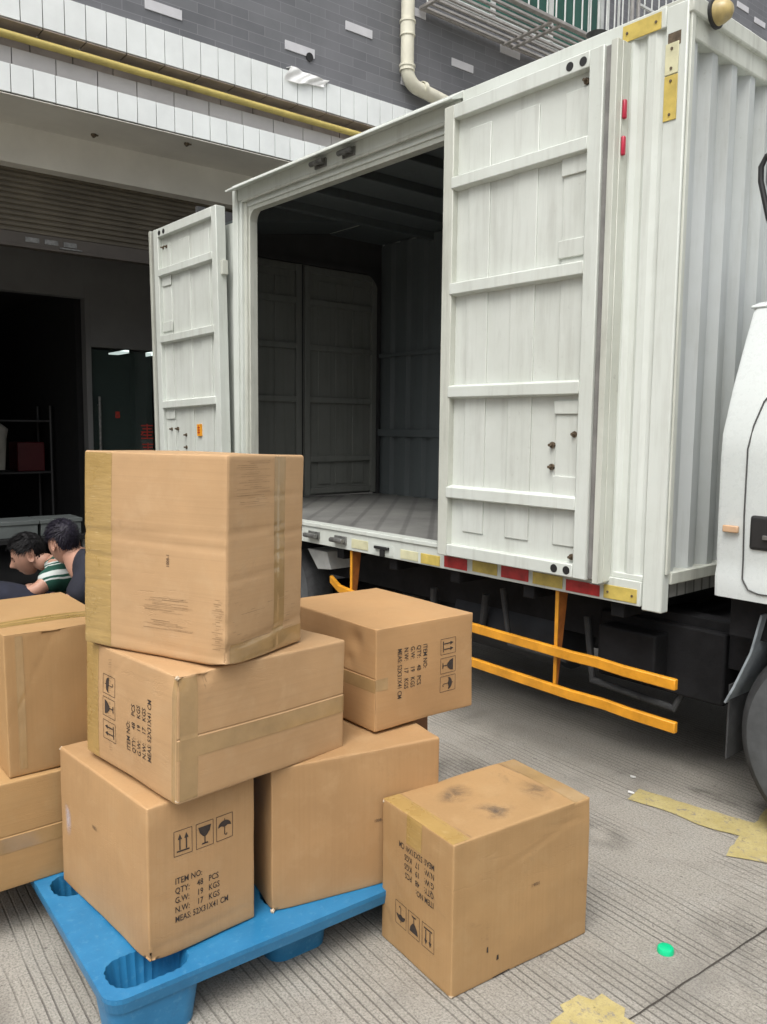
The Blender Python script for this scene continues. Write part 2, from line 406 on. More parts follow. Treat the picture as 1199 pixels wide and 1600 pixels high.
def floor_mat():
    m = NM('treadplate_floor'); v = m.coords((1, 1, 1), (0, 0, radians(45)))
    x, y, z = m.sep(v)
    def bar(q, p):
        t = m.math('ABSOLUTE', m.math('SUBTRACT', m.math('FRACT', m.math('DIVIDE', q, p)), .5))
        return m.ramp(t, [(.06, (1, 1, 1)), (.14, (0, 0, 0))])
    h = m.math('MAXIMUM', bar(x, .045), m.math('MULTIPLY', bar(y, .15), .5))
    a = m.noise(m.coords(), 3, 5, .7)
    c = m.ramp(a, [(.3, (.20, .20, .19)), (.7, (.33, .33, .31))])
    c = m.mix(m.math('MULTIPLY', h, .8), c, (.06, .06, .058))
    return m.out(c, .5, m.bump(h, .6, .004), metal=.25)
M['tread'] = floor_mat()

# ------------------------------------------------------------------ ground
g = MB(); g.add([(-60, -60, 0), (60, -60, 0), (60, 60, 0), (-60, 60, 0)], [(0, 1, 2, 3)])
tag(g.build('ground', M['ground']), kind='structure')
# slab joint, a thin dark seam
def strip2d(name, pts, z, mat, jit=.004, kind=None, sub=8):
    """flat sheet from a rough outline, edges subdivided and roughened"""
    out = []
    n = len(pts)
    for i in range(n):
        a, b = Vector(pts[i]), Vector(pts[(i+1) % n])
        k = max(1, int((b-a).length/.03))
        for j in range(k):
            p = a.lerp(b, j/k); out.append((p.x+random.uniform(-jit, jit), p.y+random.uniform(-jit, jit)))
    tr = tessellate_polygon([[Vector((x, y, 0)) for x, y in out]])
    mb = MB(); mb.add([(x, y, z) for x, y in out], [tuple(t) for t in tr]); return mb.build(name, mat)
M['joint'] = simple('joint_fill', (.05, .043, .036), .95)
jp = []
ja, jb = Vector((-1.36, -2.6)), Vector((-.62, 6.7))
ks = 260
L = [ja.lerp(jb, i/ks) for i in range(ks+1)]
wv = [(.0016+.0016*random.random(), random.uniform(-.0015, .0015)) for _ in L]
mb = MB()
for i in range(ks):
    a, b = L[i], L[i+1]
    mb.add([(a.x-wv[i][0]+wv[i][1], a.y, .003), (a.x+wv[i][0]+wv[i][1], a.y, .003), (b.x+wv[i+1][0]+wv[i+1][1], b.y, .003), (b.x-wv[i+1][0]+wv[i+1][1], b.y, .003)], [(0, 1, 2, 3)])
tag(mb.build('pavement_joint', M['joint']), kind='structure')
o = strip2d('road_marking', [(-1.70, 2.74), (-1.72, 2.855), (-1.47, 2.89), (-1.29, 2.93), (-1.32, 3.12), (-1.08, 3.14), (-.86, 2.95), (-.98, 2.70), (-1.146, 2.68), (-1.248, 2.62), (-1.28, 2.79), (-1.42, 2.755), (-1.53, 2.765)], .004, M['road_yellow'])
tag(o, kind='structure')
o = strip2d('road_marking', [(-1.13, 1.50), (-1.137, 1.585), (-1.158, 1.60), (-1.150, 1.665), (-1.120, 1.675), (-1.118, 1.715), (-1.05, 1.712), (-1.03, 1.69), (-1.0, 1.685), (-.93, 1.60), (-.92, 1.42), (-1.05, 1.40)], .004, M['road_yellow'], .004)
tag(o, kind='structure')

M['oil'] = smudge_mat('oil_stain', (.07, .063, .055), .5, 9)
for (x, y, a, b) in ((-1.50, 3.02, .16, .05), (-1.30, 3.10, .12, .07), (-1.95, 2.2, .30, .22), (-.95, 2.25, .22, .16), (-1.0, 1.30, .25, .2), (-2.1, .45, .3, .16), (-2.3, 2.35, .35, .3), (-1.62, 2.42, .2, .14)):
    mb = MB(); n = 18; mb.add([(x+a*cos(2*pi*k/n), y+b*sin(2*pi*k/n), .0035) for k in range(n)] + [(x, y, .0036)], [(k, (k+1) % n, n) for k in range(n)])
    tag(mb.build('pavement_stain', M['oil']), kind='structure')
# ------------------------------------------------------------------ shop building (local frame: x=0 facade plane, y along, z up)
B0 = Vector((-5.9, 2.0, 0)); BRZ = radians(-2.2)
bld = empty('shop_building', B0, BRZ, 'dark grey tiled shop building with two white tile bands above its open shutter', 'building')
# brick wall body above band
mb = MB(); mb.box(-.30, -.02, -6, 16, 4.31, 10.2); mb.build('brick_wall', M['brick'], bld)
mb = MB()
wb = [(2.748, 4.455), (3.926, 4.505), (4.527, 4.83), (5.756, 4.865), (5.144, 4.54), (5.142, 5.17), (6.405, 5.165), (7.7, 4.87),
      (10.2, 6.77), (10.85, 6.66), (11.2, 6.86), (11.2, 6.53), (10.75, 6.92), (12.1, 6.75), (1.6, 4.9), (.4, 5.2), (3.4, 5.1), (6.9, 5.9), (8.3, 6.6), (9.4, 5.9), (11.9, 6.35)]
for yw, zw in wb:
    ys = round((yw-2)/.29)*.29
    mb.box(-.022, -.012, yw-2, yw-2+.285, zw-.034, zw+.036)
mb.build('accent_brick', M['white_brick'], bld, bevel=.001)
# tile bands
def tile_band(name, x0, z0, z1, y0, y1, pitch, mats, gap=.006, thick=.014, off=0.0, soff=False):
    mb = MB(); mb.box(x0-.14, x0, y0, y1, z0, z1, 1)
    y = y0+off
    while y < y1:
        dz = 0
        mb.box(x0-.002, x0+thick+random.uniform(-.0012, .0012), y+gap/2, min(y+pitch-gap/2, y1), z0+.003, z1-.003, 0)
        y += pitch
    return mb.build(name, mats, bld, bevel=.0015)
tile_band('tile_band', -.014, 4.07, 4.308, -6, 16, .1435, [M['white_tile'], M['grout']])
tile_band('tile_band', -.014, 3.605, 3.79, -6, 16, .1435, [M['white_tile'], M['grout']], off=.07)
tile_band('tile_course', -.09, 3.79, 3.925, -6, 16, .287, [M['grey_tile'], M['grout']], off=.1)
tile_band('tile_course', -.165, 3.925, 4.068, -6, 16, .287, [M['brown_tile'], M['grout']], off=.24)
# soffit tiles of the upper band
mb = MB(); y = -6
while y < 16:
    mb.box(-.154, -.004, y+.004, y+.283, 4.060, 4.067); y += .287
mb.build('soffit_tile', M['brown_tile'], bld, bevel=.001)
# concrete beam under the lower band: soffit + inner beam face
mb = MB(); mb.box(-.56, -.15, -6, 3.3, 3.597, 3.79); mb.box(-.85, -.56, -6, 3.3, 3.32, 3.79)
mb.box(-.56, -.0, -6, 3.3, 3.590, 3.597)
mb.build('concrete_beam', M['plaster'], bld, bevel=.004)
mb = MB()
for yy, xx in ((.48, -.39), (1.1, -.12)):
    mb = MB(); mb.tube([(xx, yy, 3.592), (xx+.01, yy+.01, 3.575)], .02, 8); mb.tube([(xx, yy, 3.58), (xx+.05, yy+.02, 3.57)], .006, 6)
    mb.build('anchor_stub', M['bolt'], bld)
# pier right of opening, under the band, and wall returns
mb = MB(); mb.box(-.5, -.02, 3.3, 16, 0, 3.79); mb.build('side_wall', M['brick'], bld)
mb = MB(); mb.box(-.5, -.02, -6, -3.2, 0, 3.6)
mb.build('side_wall', M['brick'], bld)
# roller shutter
mb = MB()
sx = -.70
z = 2.86; prof = []
while z < 3.36:
    prof += [(sx, z), (sx+.012, z+.008), (sx+.012, z+.026), (sx, z+.034)]; z += .04
for i in range(len(prof)-1):
    (xa, za), (xb, zb) = prof[i], prof[i+1]
    mb.add([(xa, -3.2, za), (xa, 3.3, za), (xb, 3.3, zb), (xb, -3.2, zb)], [(0, 1, 2, 3)])
sh = mb.build('roller_shutter', M['shutter'], bld, solid=.003)
mb = MB(); mb.box(sx-.03, sx+.03, -3.2, 3.3, 2.765, 2.86); mb.box(sx-.045, sx+.045, -3.2, 3.3, 2.75, 2.768)
mb.build('shutter_bottom_bar', M['shutter_dark'], sh, bevel=.003)
mb = MB()
for yy in (.05, .19, .33):
    mb.box(sx+.031, sx+.034, yy, yy+.10, 2.795, 2.83)
mb.box(sx+.031, sx+.04, .30, .47, 2.775, 2.785)
mb.build('metal_plate', M['steel'], sh)
# interior room
XB = -2.0       # back partition plane
mb = MB()
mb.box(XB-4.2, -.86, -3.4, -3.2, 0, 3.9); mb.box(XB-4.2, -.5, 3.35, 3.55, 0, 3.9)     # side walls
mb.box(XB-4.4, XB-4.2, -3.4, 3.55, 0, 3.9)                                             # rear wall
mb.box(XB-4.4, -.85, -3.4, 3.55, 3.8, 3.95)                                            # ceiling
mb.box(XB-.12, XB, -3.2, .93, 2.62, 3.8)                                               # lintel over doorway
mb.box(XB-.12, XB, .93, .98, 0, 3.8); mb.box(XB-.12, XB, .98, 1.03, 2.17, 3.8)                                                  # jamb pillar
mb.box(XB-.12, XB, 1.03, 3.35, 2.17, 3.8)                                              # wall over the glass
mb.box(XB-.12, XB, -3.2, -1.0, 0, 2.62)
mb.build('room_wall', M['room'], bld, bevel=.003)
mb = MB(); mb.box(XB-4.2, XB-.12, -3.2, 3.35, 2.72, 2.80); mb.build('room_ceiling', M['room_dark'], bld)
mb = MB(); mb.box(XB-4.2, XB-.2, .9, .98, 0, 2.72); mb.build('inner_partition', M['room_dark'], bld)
mb = MB(); mb.box(-6.2, -.1, -3.2, 3.3, -.02, .006); mb.build('shop_floor_shade', M['shop_floor_shade'], bld)  # dark sheet over the concrete, shade of the shop put into its colour
# glass door + fixed pane
gd = MB(); gd.box(XB-.06, XB-.048, .985, 1.60, .01, 2.15); gdo = gd.build('glass_door', M['shop_glass'], bld)
mb = MB(); mb.tube([(XB-.005, 1.05, .75), (XB-.005, 1.05, 1.70)], .014); mb.tube([(XB-.05, 1.05, .85), (XB-.005, 1.05, .85)], .008); mb.tube([(XB-.05, 1.05, 1.62), (XB-.005, 1.05, 1.62)], .008)
mb.build('door_handle', M['steel'], gdo, smooth=True)
gd = MB(); gd.box(XB-.06, XB-.048, 1.62, 3.3, .01, 2.15); gpo = gd.build('glass_pane', M['shop_glass'], bld)
mb = MB(); mb.box(XB-1.15, XB-1.0, 1.80, 1.935, 0, 2.72); mb.build('inner_column', M['room'], bld, bevel=.004)
# red lettering on the glass (two tall characters built of strokes)
mb = MB()
def strokes(mb, x, y, z, s, segs, wd=.012):
    for (a, b, c, d) in segs:
        p, q = Vector((0, y+a*s, z+b*s)), Vector((0, y+c*s, z+d*s)); t = (q-p).normalized(); nrm = Vector((0, -t.z, t.y))*wd/2
        mb.add([(x, *(p+nrm).yz), (x, *(p-nrm).yz), (x, *(q-nrm).yz), (x, *(q+nrm).yz)], [(0, 1, 2, 3)])
ch1 = [(.1, .9, .9, .9), (.2, .7, .8, .7), (.1, .5, .9, .5), (.5, 1, .5, .1), (.2, .3, .8, .3), (.1, .1, .9, .1), (.25, .5, .1, .3)]
ch2 = [(.1, .9, .9, .9), (.5, 1, .5, .6), (.15, .7, .85, .7), (.2, .5, .8, .5), (.2, .5, .2, 0), (.8, .5, .8, 0), (.2, .25, .8, .25), (.2, 0, .8, 0)]
for a_ in ((1.46, 1.28, .16, ch1, .012), (1.47, 1.10, .15, ch2, .012), (1.21, 1.50, .06, ch2, .008)):
    mb = MB(); strokes(mb, XB-.046, *a_); mb.build('red_lettering', M['red_sticker'], gdo, solid=.0008)
# ceiling lamps of the back room
for (yy, xx, w_) in ((2.00, -4.05, .12), (2.33, -4.05, .15)):
    mb = MB(); mb.box(xx-.28, xx+.28, yy, yy+w_, 2.30, 2.318)
    l = mb.build('ceiling_lamp', M['tube_light'], None); l.parent = bld
# window strip behind cage
mb = MB(); mb.box(-.019, -.012, 3.45, 5.95, 5.42, 7.2); wn = mb.build('window', M['green_glass'], bld)
mb = MB()
for yy in (3.42, 4.25, 5.1, 5.93):
    mb.box(-.03, .015, yy, yy+.05, 5.38, 7.2)
mb.box(-.03, .015, 3.42, 5.98, 5.36, 5.42); mb.build('window_frame', M['cage_white'], wn, bevel=.003)
mb = MB(); mb.tube([(-.019, 2.16, 4.47), (-.008, 2.16, 4.469)], .034, 20); mb.build('hole_disc', M['black'], bld)  # flat black disc painting the dark inside of the wall hole

# yellow pipe
pr = empty('gas_pipe', B0, BRZ, 'yellow gas pipe running along the recess between the two white tile bands', 'pipe')
pts = [(-.02+.0*i, -6+i*1.0, 3.985-.002*i) for i in range(15)]
mb = MB(); mb.tube(pts, .026, 18); mb.build('pipe', M['pipe_yellow'], pr, smooth=True)
mb = MB()
for yy in (-3, -1.2, 4.6, 6.8):
    mb.box(-.14, .0, yy, yy+.02, 3.975, 3.99)
    mb.lathe([(.027, -.012), (.030, -.012), (.030, .012), (.027, .012)], (-.02, yy+.01, 3.98), 1, 20)
mb.build('bracket', M['galv'], pr)
# drain pipe
dr = empty('drain_pipe', B0, BRZ, 'cream plastic drainpipe down the grey brick wall, bending right behind the truck roof', 'drainpipe')
dx, dy = .06, 3.15
arc = [(dx, dy, 10)] + [(dx, dy, z) for z in (8, 6, 5, 4.62)]
R = .14
for i in range(1, 10):
    a = (pi/2-.12)*i/9; arc.append((dx, dy+R-R*cos(a), 4.62-R*sin(a)))
e = Vector(arc[-1]); arc.append(tuple(e+Vector((0, .6, -.07)))); arc.append(tuple(e+Vector((0, 3.0, -.34))))
mb = MB(); mb.tube(arc, .06, 24); mb.build('pipe', M['pipe_cream'], dr, smooth=True)
for z0, hh in ((4.955, .13), (4.62, .05)):
    mb = MB(); mb.lathe([(.06, -hh/2), (.069, -hh/2), (.069, -hh/2+.012), (.066, -hh/2+.016), (.066, hh/2-.02), (.073, hh/2-.016), (.073, hh/2), (.06, hh/2)], (dx, dy, z0), 2, 28); mb.build('pipe_coupling', M['pipe_cream'], dr, smooth=True)
mb = MB(); mb.lathe([(.06, -.02), (.068, -.02), (.068, .02), (.06, .02)], (dx, dy+.19, 4.487), 1, 28)
mb.build('pipe_coupling', M['pipe_cream'], dr, smooth=True)

# security cages
def cage(name, y0, y1, zb, zt, dep, label, mid=None):
    c = empty(name, B0, BRZ, label, 'window cage', 'steel cages over the upper windows')
    mb = MB()
    t = .028
    mb.box(.0, dep, y0, y0+t, zb, zb+t); mb.box(.0, dep, y1-t, y1, zb, zb+t)
    mb.box(dep-t, dep, y0+t, y1-t, zb, zb+t); mb.box(0, t, y0+t, y1-t, zb, zb+t)
    for yy in (y0, y1-t): mb.box(dep-t, dep, yy, yy+t, zb+t, zt)
    for yy in ((y0+y1)/2-.09, (y0+y1)/2+.03):
        mb.box(t, dep-t, yy, yy+.035, zb-.022, zb-.001)
    mb.build('frame', M['galv'], c, bevel=.003)
    mb = MB(); n = 8
    for i in range(n):
        xx = t+.02+(dep-2*t-.03)*i/(n-1)
        mb.box(xx-.014, xx+.014, y0+t, y1-t, zb+.002, zb+.022)
    mb.build('floor_slats', M['galv'], c, bevel=.002)
    mb = MB(); yy = y0+.12
    while yy < y1-.05:
        mb.tube([(dep-t/2, yy, zb+t), (dep-t/2, yy, zt)], .008, 8); yy += .125
    for zz in ([mid] if mid else []) + [zt]:
        mb.box(dep-t, dep, y0+t, y1-t, zz, zz+.022)
    xx = .1
    while xx < dep-.05:
        for yv in (y0+t/2, y1-t/2): mb.tube([(xx, yv, zb+t), (xx, yv, zt)], .008, 8)
        xx += .13
    mb.build('bars', M['cage_white'], c)
    return c
cage('window_cage', 3.33, 5.62, 5.19, 7.0, .66, 'longer steel window cage with slatted floor above the truck roof, beside the drainpipe')
cage('window_cage', 5.75, 7.35, 5.05, 7.0, .62, 'steel window cage holding an air conditioner, second one away from the drainpipe', mid=5.75)
# air conditioner in the second cage
ac = empty('air_conditioner', B0 + Matrix.Rotation(BRZ, 3, 'Z') @ Vector((.10, 5.95, 5.10)), BRZ, 'white air conditioner unit with round fan grille inside the window cage', 'air conditioner')
mb = MB(); mb.box(0, .30, 0, .85, 0, .58); mb.build('housing', M['ac'], ac, bevel=.012)
mb = MB(); mb.lathe([(.235, 0), (.235, .012), (.222, .012), (.222, 0)], (.302, .30, .29), 0, 40)
for r in (.18, .14, .10, .06): mb.lathe([(r+.004, .004), (r+.004, .012), (r-.004, .012), (r-.004, .004), (r+.004, .004)], (.302, .30, .29), 0, 32)
for k in range(12):
    a = k*pi/6; mb.tube([(.31, .30+.03*cos(a), .29+.03*sin(a)), (.31, .30+.225*cos(a), .29+.225*sin(a))], .003, 6)
mb.build('fan_grille', M['ac'], ac, smooth=True)
mb = MB(); mb.lathe([(.0, 0), (.22, 0)], (.3025, .30, .29), 0, 32); mb.build('fan_opening', M['black'], ac, solid=.001)
# rag on the ledge
mb = MB(); n1, n2 = 26, 16
for i in range(n1+1):
    for j in range(n2+1):
        u, v = i/n1, j/n2
        prof = .02+.03*v if v < .35 else .03+.008*sin(8*v)
        z = 4.318+.006*sin(5*u+3*v)+.012*(1-u) if v < .4 else 4.318+.012*(1-u)-(v-.4)*(.15+.035*sin(4*u+1))
        mb.v.append((-.03+ (.05*v/.4 if v < .4 else .05)+.006*sin(9*u+4*v)+.004*sin(23*u+9*v), 1.93+.38*u+.03*sin(5*v), z+.003*sin(14*u)))
for i in range(n1):
    for j in range(n2):
        a = i*(n2+1)+j; mb.f.append((a, a+1, a+n2+2, a+n2+1)); mb.m.append(0)
rg = mb.build('white_rag', M['cloth_white'], None, smooth=True, solid=.003); rg.location = B0; rg.rotation_euler = (0, 0, BRZ)
tag(rg, 'crumpled white rag draped over the upper white tile ledge', 'rag')

# things inside the shop (world positions through the building frame)
def bl(x, y, z): return B0 + Matrix.Rotation(BRZ, 3, 'Z') @ Vector((x, y, z))
rk = empty('shelving_rack', bl(-2.9, .25, 0), BRZ, 'thin metal rack standing in the dark doorway of the shop', 'rack')
mb = MB()
for xx in (0, -.45):
    for yy in (0, .60): mb.tube([(xx, yy, 0), (xx, yy, 1.62)], .014, 8)
mb.build('post', M['rack_dark'], rk)
for zz in (.35, .92, 1.45):
    mb = MB(); mb.box(-.46, .01, -.01, .61, zz, zz+.02); mb.build('shelf', M['rack_dark'], rk, bevel=.002)
o = MB(); o.box(0, .34, 0, .27, 0, .30); o = o.build('red_crate', M['crate_red'], None, bevel=.01); o.location = bl(-3.3, .53, 1.1-.16); o.rotation_euler = (0, 0, BRZ)
tag(o, 'dark red crate on the middle shelf of the rack in the doorway', 'crate')
mb = MB()
gp = []
for j, (zz, wdt, dp) in enumerate([(0, .16, .05), (.15, .17, .07), (.30, .18, .08), (.40, .20, .07), (.46, .12, .05), (.50, .05, .03)]):
    for k in range(16):
        a = 2*pi*k/16; gp.append((dp*cos(a)*(1+.1*sin(5*a+zz*9)), wdt*sin(a), zz))
for j in range(5):
    for k in range(16): mb.f.append((j*16+k, j*16+(k+1) % 16, (j+1)*16+(k+1) % 16, (j+1)*16+k)); mb.m.append(0)
mb.v = gp
o = mb.build('hanging_shirt', M['beige'], None, smooth=True); o.location = bl(-2.6, .16, .98); o.rotation_euler = (0, 0, BRZ)
tag(o, 'pale shirt hanging on the rack in the dark shop doorway', 'shirt')
for k, (yy, ww) in enumerate(((-.55, .44), (-.085, .33))):
    o = MB(); o.box(-.3, 0, 0, ww, 0, .13); o.box(-.31, .01, -.01, ww+.01, .105, .14)
    o = o.build('foam_box', M['foam'], None, bevel=.006); o.location = bl(-1.1, yy+.3, .50); o.rotation_euler = (0, 0, BRZ)
    tag(o, ('wider white foam box on the low bench inside the shop' if k == 0 else 'smaller white foam box at the right end of the low bench in the shop'), 'foam box', 'foam boxes on the bench')
bn = empty('low_bench', bl(-1.45, -1.0, 0), BRZ, 'dark low bench inside the shop carrying two foam boxes', 'bench')
mb = MB(); mb.box(0, .42, 0, 1.6, .46, .50); mb.build('bench_top', M['room_dark'], bn, bevel=.004)
for xx in (.03, .36):
    for yy in (.03, 1.54):
        mb = MB(); mb.box(xx, xx+.03, yy, yy+.03, 0, .46); mb.build('leg', M['steel'], bn)

# ------------------------------------------------------------------ truck
T = empty('box_truck', (0, 0, 0), 0, 'white box truck with both side doors swung open, orange side guard rails', 'truck')
Y0 = 2.776; XF = -1.615; XR = -5.27; YF = 4.49; ZB, ZD, ZT = .765, .884, 2.93
def corr_profile(a0, a1, pitch, dep, flat=.32, slope=.12):
    """list of (s, d) for a trapezoid corrugation"""
    out = []; s = a0
    while s < a1-1e-6:
        for f, d in ((0, 0), (flat, 0), (flat+slope, dep), (1-slope, dep)):
            q = s+f*pitch
            if q <= a1: out.append((q, d))
        s += pitch
    out.append((a1, 0)); return out
# near side wall, front of the door opening: flat post + shallow corrugation
mb = MB(); pr_ = [(-2.72, .0), (-1.885, .0), (-1.865, .022), (-1.832, .026), (-1.815, .008), (-1.79, .008), (-1.77, .024), (-1.74, .024), (-1.722, .010), (-1.70, .010)]
for i in range(len(pr_)-1):
    (a, d), (b, e2) = pr_[i], pr_[i+1]
    mb.add([(a, Y0+.02-d*.9, ZD), (b, Y0+.02-e2*.9, ZD), (b, Y0+.02-e2*.9, ZT-.05), (a, Y0+.02-d*.9, ZT-.05)], [(0, 1, 2, 3)])
mb.build('side_wall', M['white'], T, solid=.003)
mb = MB(); mb.box(-1.70, XF, Y0-.004, Y0+.045, .752, 2.94)
mb.build('corner_post', M['white'], T, bevel=.005)
mb = MB(); mb.box(-1.6135, -1.604, Y0+.006, Y0+.03, .90, 2.95)
mb.build('edge_trim', M['grimy'], T, bevel=.002)
# far side wall (corrugated), front wall, rear wall, roof, floor
mb = MB()
pf = corr_profile(XR+.02, XF-.03, .19, .03)
for i in range(len(pf)-1):
    (a, d), (b, e2) = pf[i], pf[i+1]
    mb.add([(a, YF-.03-d, ZD), (b, YF-.03-e2, ZD), (b, YF-.03-e2, ZT-.03), (a, YF-.03-d, ZT-.03)], [(0, 1, 2, 3)])
mb.build('far_side_wall', M['inner_shade'], T, solid=.004)
mb = MB(); mb.box(XR+.05, XF-.05, YF-.075, YF-.062, 1.36, 1.42); mb.box(XR+.05, XF-.05, YF-.075, YF-.062, 2.0, 2.03)
mb.build('tie_rail', M['inner_shade'], T, bevel=.002)
mb = MB(); mb.box(XR, XF, YF-.02, YF, ZB, ZT); mb.build('far_side_skin', M['corr'], T)
mb = MB()
pf = corr_profile(Y0+.045, YF-.02, .148, .036, .26, .2)
for i in range(len(pf)-1):
    (a, d), (b, e2) = pf[i], pf[i+1]
    mb.add([(XF-.012-d, a, ZD+.0), (XF-.012-e2, b, ZD+.0), (XF-.012-e2, b, 2.86), (XF-.012-d, a, 2.86)], [(0, 1, 2, 3)])
mb.build('front_wall', M['corr'], T, solid=.004)
mb = MB(); mb.box(XF-.10, XF+.002, Y0+.047, YF, 2.82, 2.925); mb.box(XF-.12, XF+.018, Y0+.0, YF, 2.895, 2.955)
mb.build('front_top_rail', M['grimy'], T, bevel=.006)
mb = MB(); mb.box(XF-.10, XF+.008, Y0+.045, YF, .858, .905); mb.build('front_bottom_rail', M['grimy'], T, bevel=.004)
mb = MB(); mb.box(XR, XR+.03, 2.80, 2.93, ZD, ZT); mb.box(XR, XR+.03, 4.41, YF, ZD, ZT); mb.box(XR, XR+.03, 2.93, 4.41, 2.66, ZT)
# rounded inner corners of the rear frame
for yc, sg in ((4.41, -1), (2.93, 1)):
    poly = [(yc, 2.66)] + [(yc+sg*(.16-.16*sin(a)), 2.66-.16+.16*cos(a)) for a in [k*pi/16 for k in range(9)]]
    mb.prism(poly, 0, XR+.0505, XR+.056)
    mb.box(XR+.0505, XR+.056, yc-.004 if sg < 0 else yc-.02, yc+.02 if sg < 0 else yc+.004, ZD, 2.68)
mb.box(XR+.0505, XR+.056, 2.93, 4.41, 2.655, 2.69)
mb.build('rear_frame', M['dark_seal'], T)
mb = MB(); mb.box(-4.74, XF+.01, Y0+.035, YF, ZT-.01, ZT+.02)
mb.box(XR-.01, -4.74, Y0+1.15, YF, ZT-.01, ZT+.015)
_r2 = MB(); _r2.prism([(Y0+.03, 2.74), (Y0+.03, 2.755), (Y0+1.15, ZT+.01), (Y0+1.15, ZT-.01)], 0, XR, -4.755); _r2.prism([(Y0+.03, 2.735), (Y0+1.15, ZT-.005), (Y0+.03, ZT-.005)], 0, -4.754, -4.737); _r2.build('roof_leak_panel', M['inner_shade'], T)  # added sloped panel and end piece, keep stray light out of the box
mb.build('roof', M['white'], T, bevel=.004)
mb = MB()
for i in range(7):
    x = XR+.60+i*.42; mb.box(x, x+.05, Y0+.05, YF-.03, ZT-.075, ZT-.012)
mb.build('roof_bow', M['inner_shade'], T, bevel=.004)
mb = MB(); mb.box(-4.74, XF-.06, Y0+.036, YF-.03, ZT-.02, ZT-.0105); mb.box(XR+.03, -4.74, Y0+1.16, YF-.03, ZT-.02, ZT-.0105); mb.build('ceiling_shade', M['inner_shade'], T)  # dark sheet under the white roof, shade put into its colour
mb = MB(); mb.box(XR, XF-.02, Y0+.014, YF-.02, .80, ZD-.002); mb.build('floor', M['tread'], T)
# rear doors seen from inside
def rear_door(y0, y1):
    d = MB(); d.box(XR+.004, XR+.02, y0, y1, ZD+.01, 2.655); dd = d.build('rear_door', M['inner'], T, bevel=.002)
    mb = MB(); mb.box(XR+.021, XR+.05, y0, y0+.05, ZD+.012, 2.65); mb.box(XR+.021, XR+.05, y1-.05, y1, ZD+.012, 2.65)
    for z in (.91, 1.16, 1.62, 2.02, 2.36, 2.60): mb.box(XR+.021, XR+.047, y0+.05, y1-.05, z, z+.045)
    mb.build('door_frame', M['inner'], dd, bevel=.003)
    mb = MB()
    for k in range(3):
        yy = y0+.14+k*(y1-y0-.2)/3; mb.box(XR+.020, XR+.028, yy, yy+.12, .98, 2.55)
    mb.build('panel_rib', M['inner'], dd, bevel=.003)
rear_door(2.94, 3.655); rear_door(3.685, 4.40)
mb = MB(); mb.box(XR+.0, XR+.02, 3.655, 3.685, ZD, 2.655); mb.build('door_gasket', M['black'], T)
# near side frame around opening
mb = MB()
mb.box(-4.735, -4.675, Y0, Y0+.07, .80, 2.925); mb.box(-4.675, -4.635, Y0+.012, Y0+.07, ZD, 2.85)
mb.box(-4.635, -4.62, Y0-.004, Y0+.07, ZD, 2.83)
mb.build('door_jamb', M['white'], T, bevel=.003)
mb = MB(); mb.box(-4.62, -4.59, Y0+.015, Y0+.07, ZD, 2.83); mb.box(-4.59, -4.575, Y0+.03, Y0+.085, ZD, 2.8)
poly = [(-4.575, 2.78)] + [(-4.575+.07-.07*sin(a), 2.78-.07+.07*cos(a)) for a in [k*pi/12 for k in range(7)]]
mb.prism([(x, z) for x, z in poly], 1, Y0+.03, Y0+.085)
mb.build('door_jamb', M['grimy'], T, bevel=.003)
mb = MB(); mb.box(-2.80, -2.72, Y0+.012, Y0+.07, ZD, 2.85); mb.build('door_jamb', M['white'], T, bevel=.003)
# rear stub of the near side
mb = MB(); mb.box(XR, -4.735, Y0+.02, Y0+.04, .80, 2.734); mb.build('side_wall', M['white'], T)
# header: band, lip, hood
mb = MB(); mb.box(-4.665, -2.72, Y0, Y0+.07, 2.845, 2.925); mb.box(-4.635, -2.72, Y0+.022, Y0+.07, 2.80, 2.845)
mb.build('door_header', M['white'], T, bevel=.003)
mb = MB(); mb.box(-4.62, -2.72, Y0-.002, Y0+.012, 2.828, 2.8445); mb.box(-4.575, -2.72, Y0+.03, Y0+.085, 2.775, 2.80); mb.build('door_seal', M['grimy'], T, bevel=.002)
mb = MB(); poly = [(Y0-.002, 2.945), (Y0-.075, 2.902), (Y0-.075, 2.893), (Y0-.068, 2.893), (Y0-.002, 2.915)]
mb.prism(poly, 0, -4.695, -2.705)
mb.build('rain_hood', M['white'], T, bevel=.0015)
mb = MB(); mb.box(-4.74, -2.705, Y0-.002, Y0+.06, 2.9255, 2.95); mb.build('top_rail', M['white'], T, bevel=.003)
mb = MB(); mb.box(-2.705, -1.70, Y0-.006, Y0+.06, 2.872, 2.945); mb.build('top_rail', M['white'], T, bevel=.004)
# lock keepers on header and sill
def keeper(x, z, y):
    mb = MB(); mb.box(x-.05, x+.05, y-.012, y, z-.022, z+.022)
    mb.tube([(x-.055, y-.035, z), (x+.055, y-.035, z)], .014, 10); mb.tube([(x-.03, y, z), (x-.03, y-.035, z)], .012, 8); mb.tube([(x+.03, y, z), (x+.03, y-.035, z)], .012, 8)
    mb.build('lock_keeper', M['steel'], T, bevel=.002)
for x in (-3.78, -3.53): keeper(x, 2.872, Y0)
for x in (-3.82, -3.57): keeper(x, .815, Y0-.012)
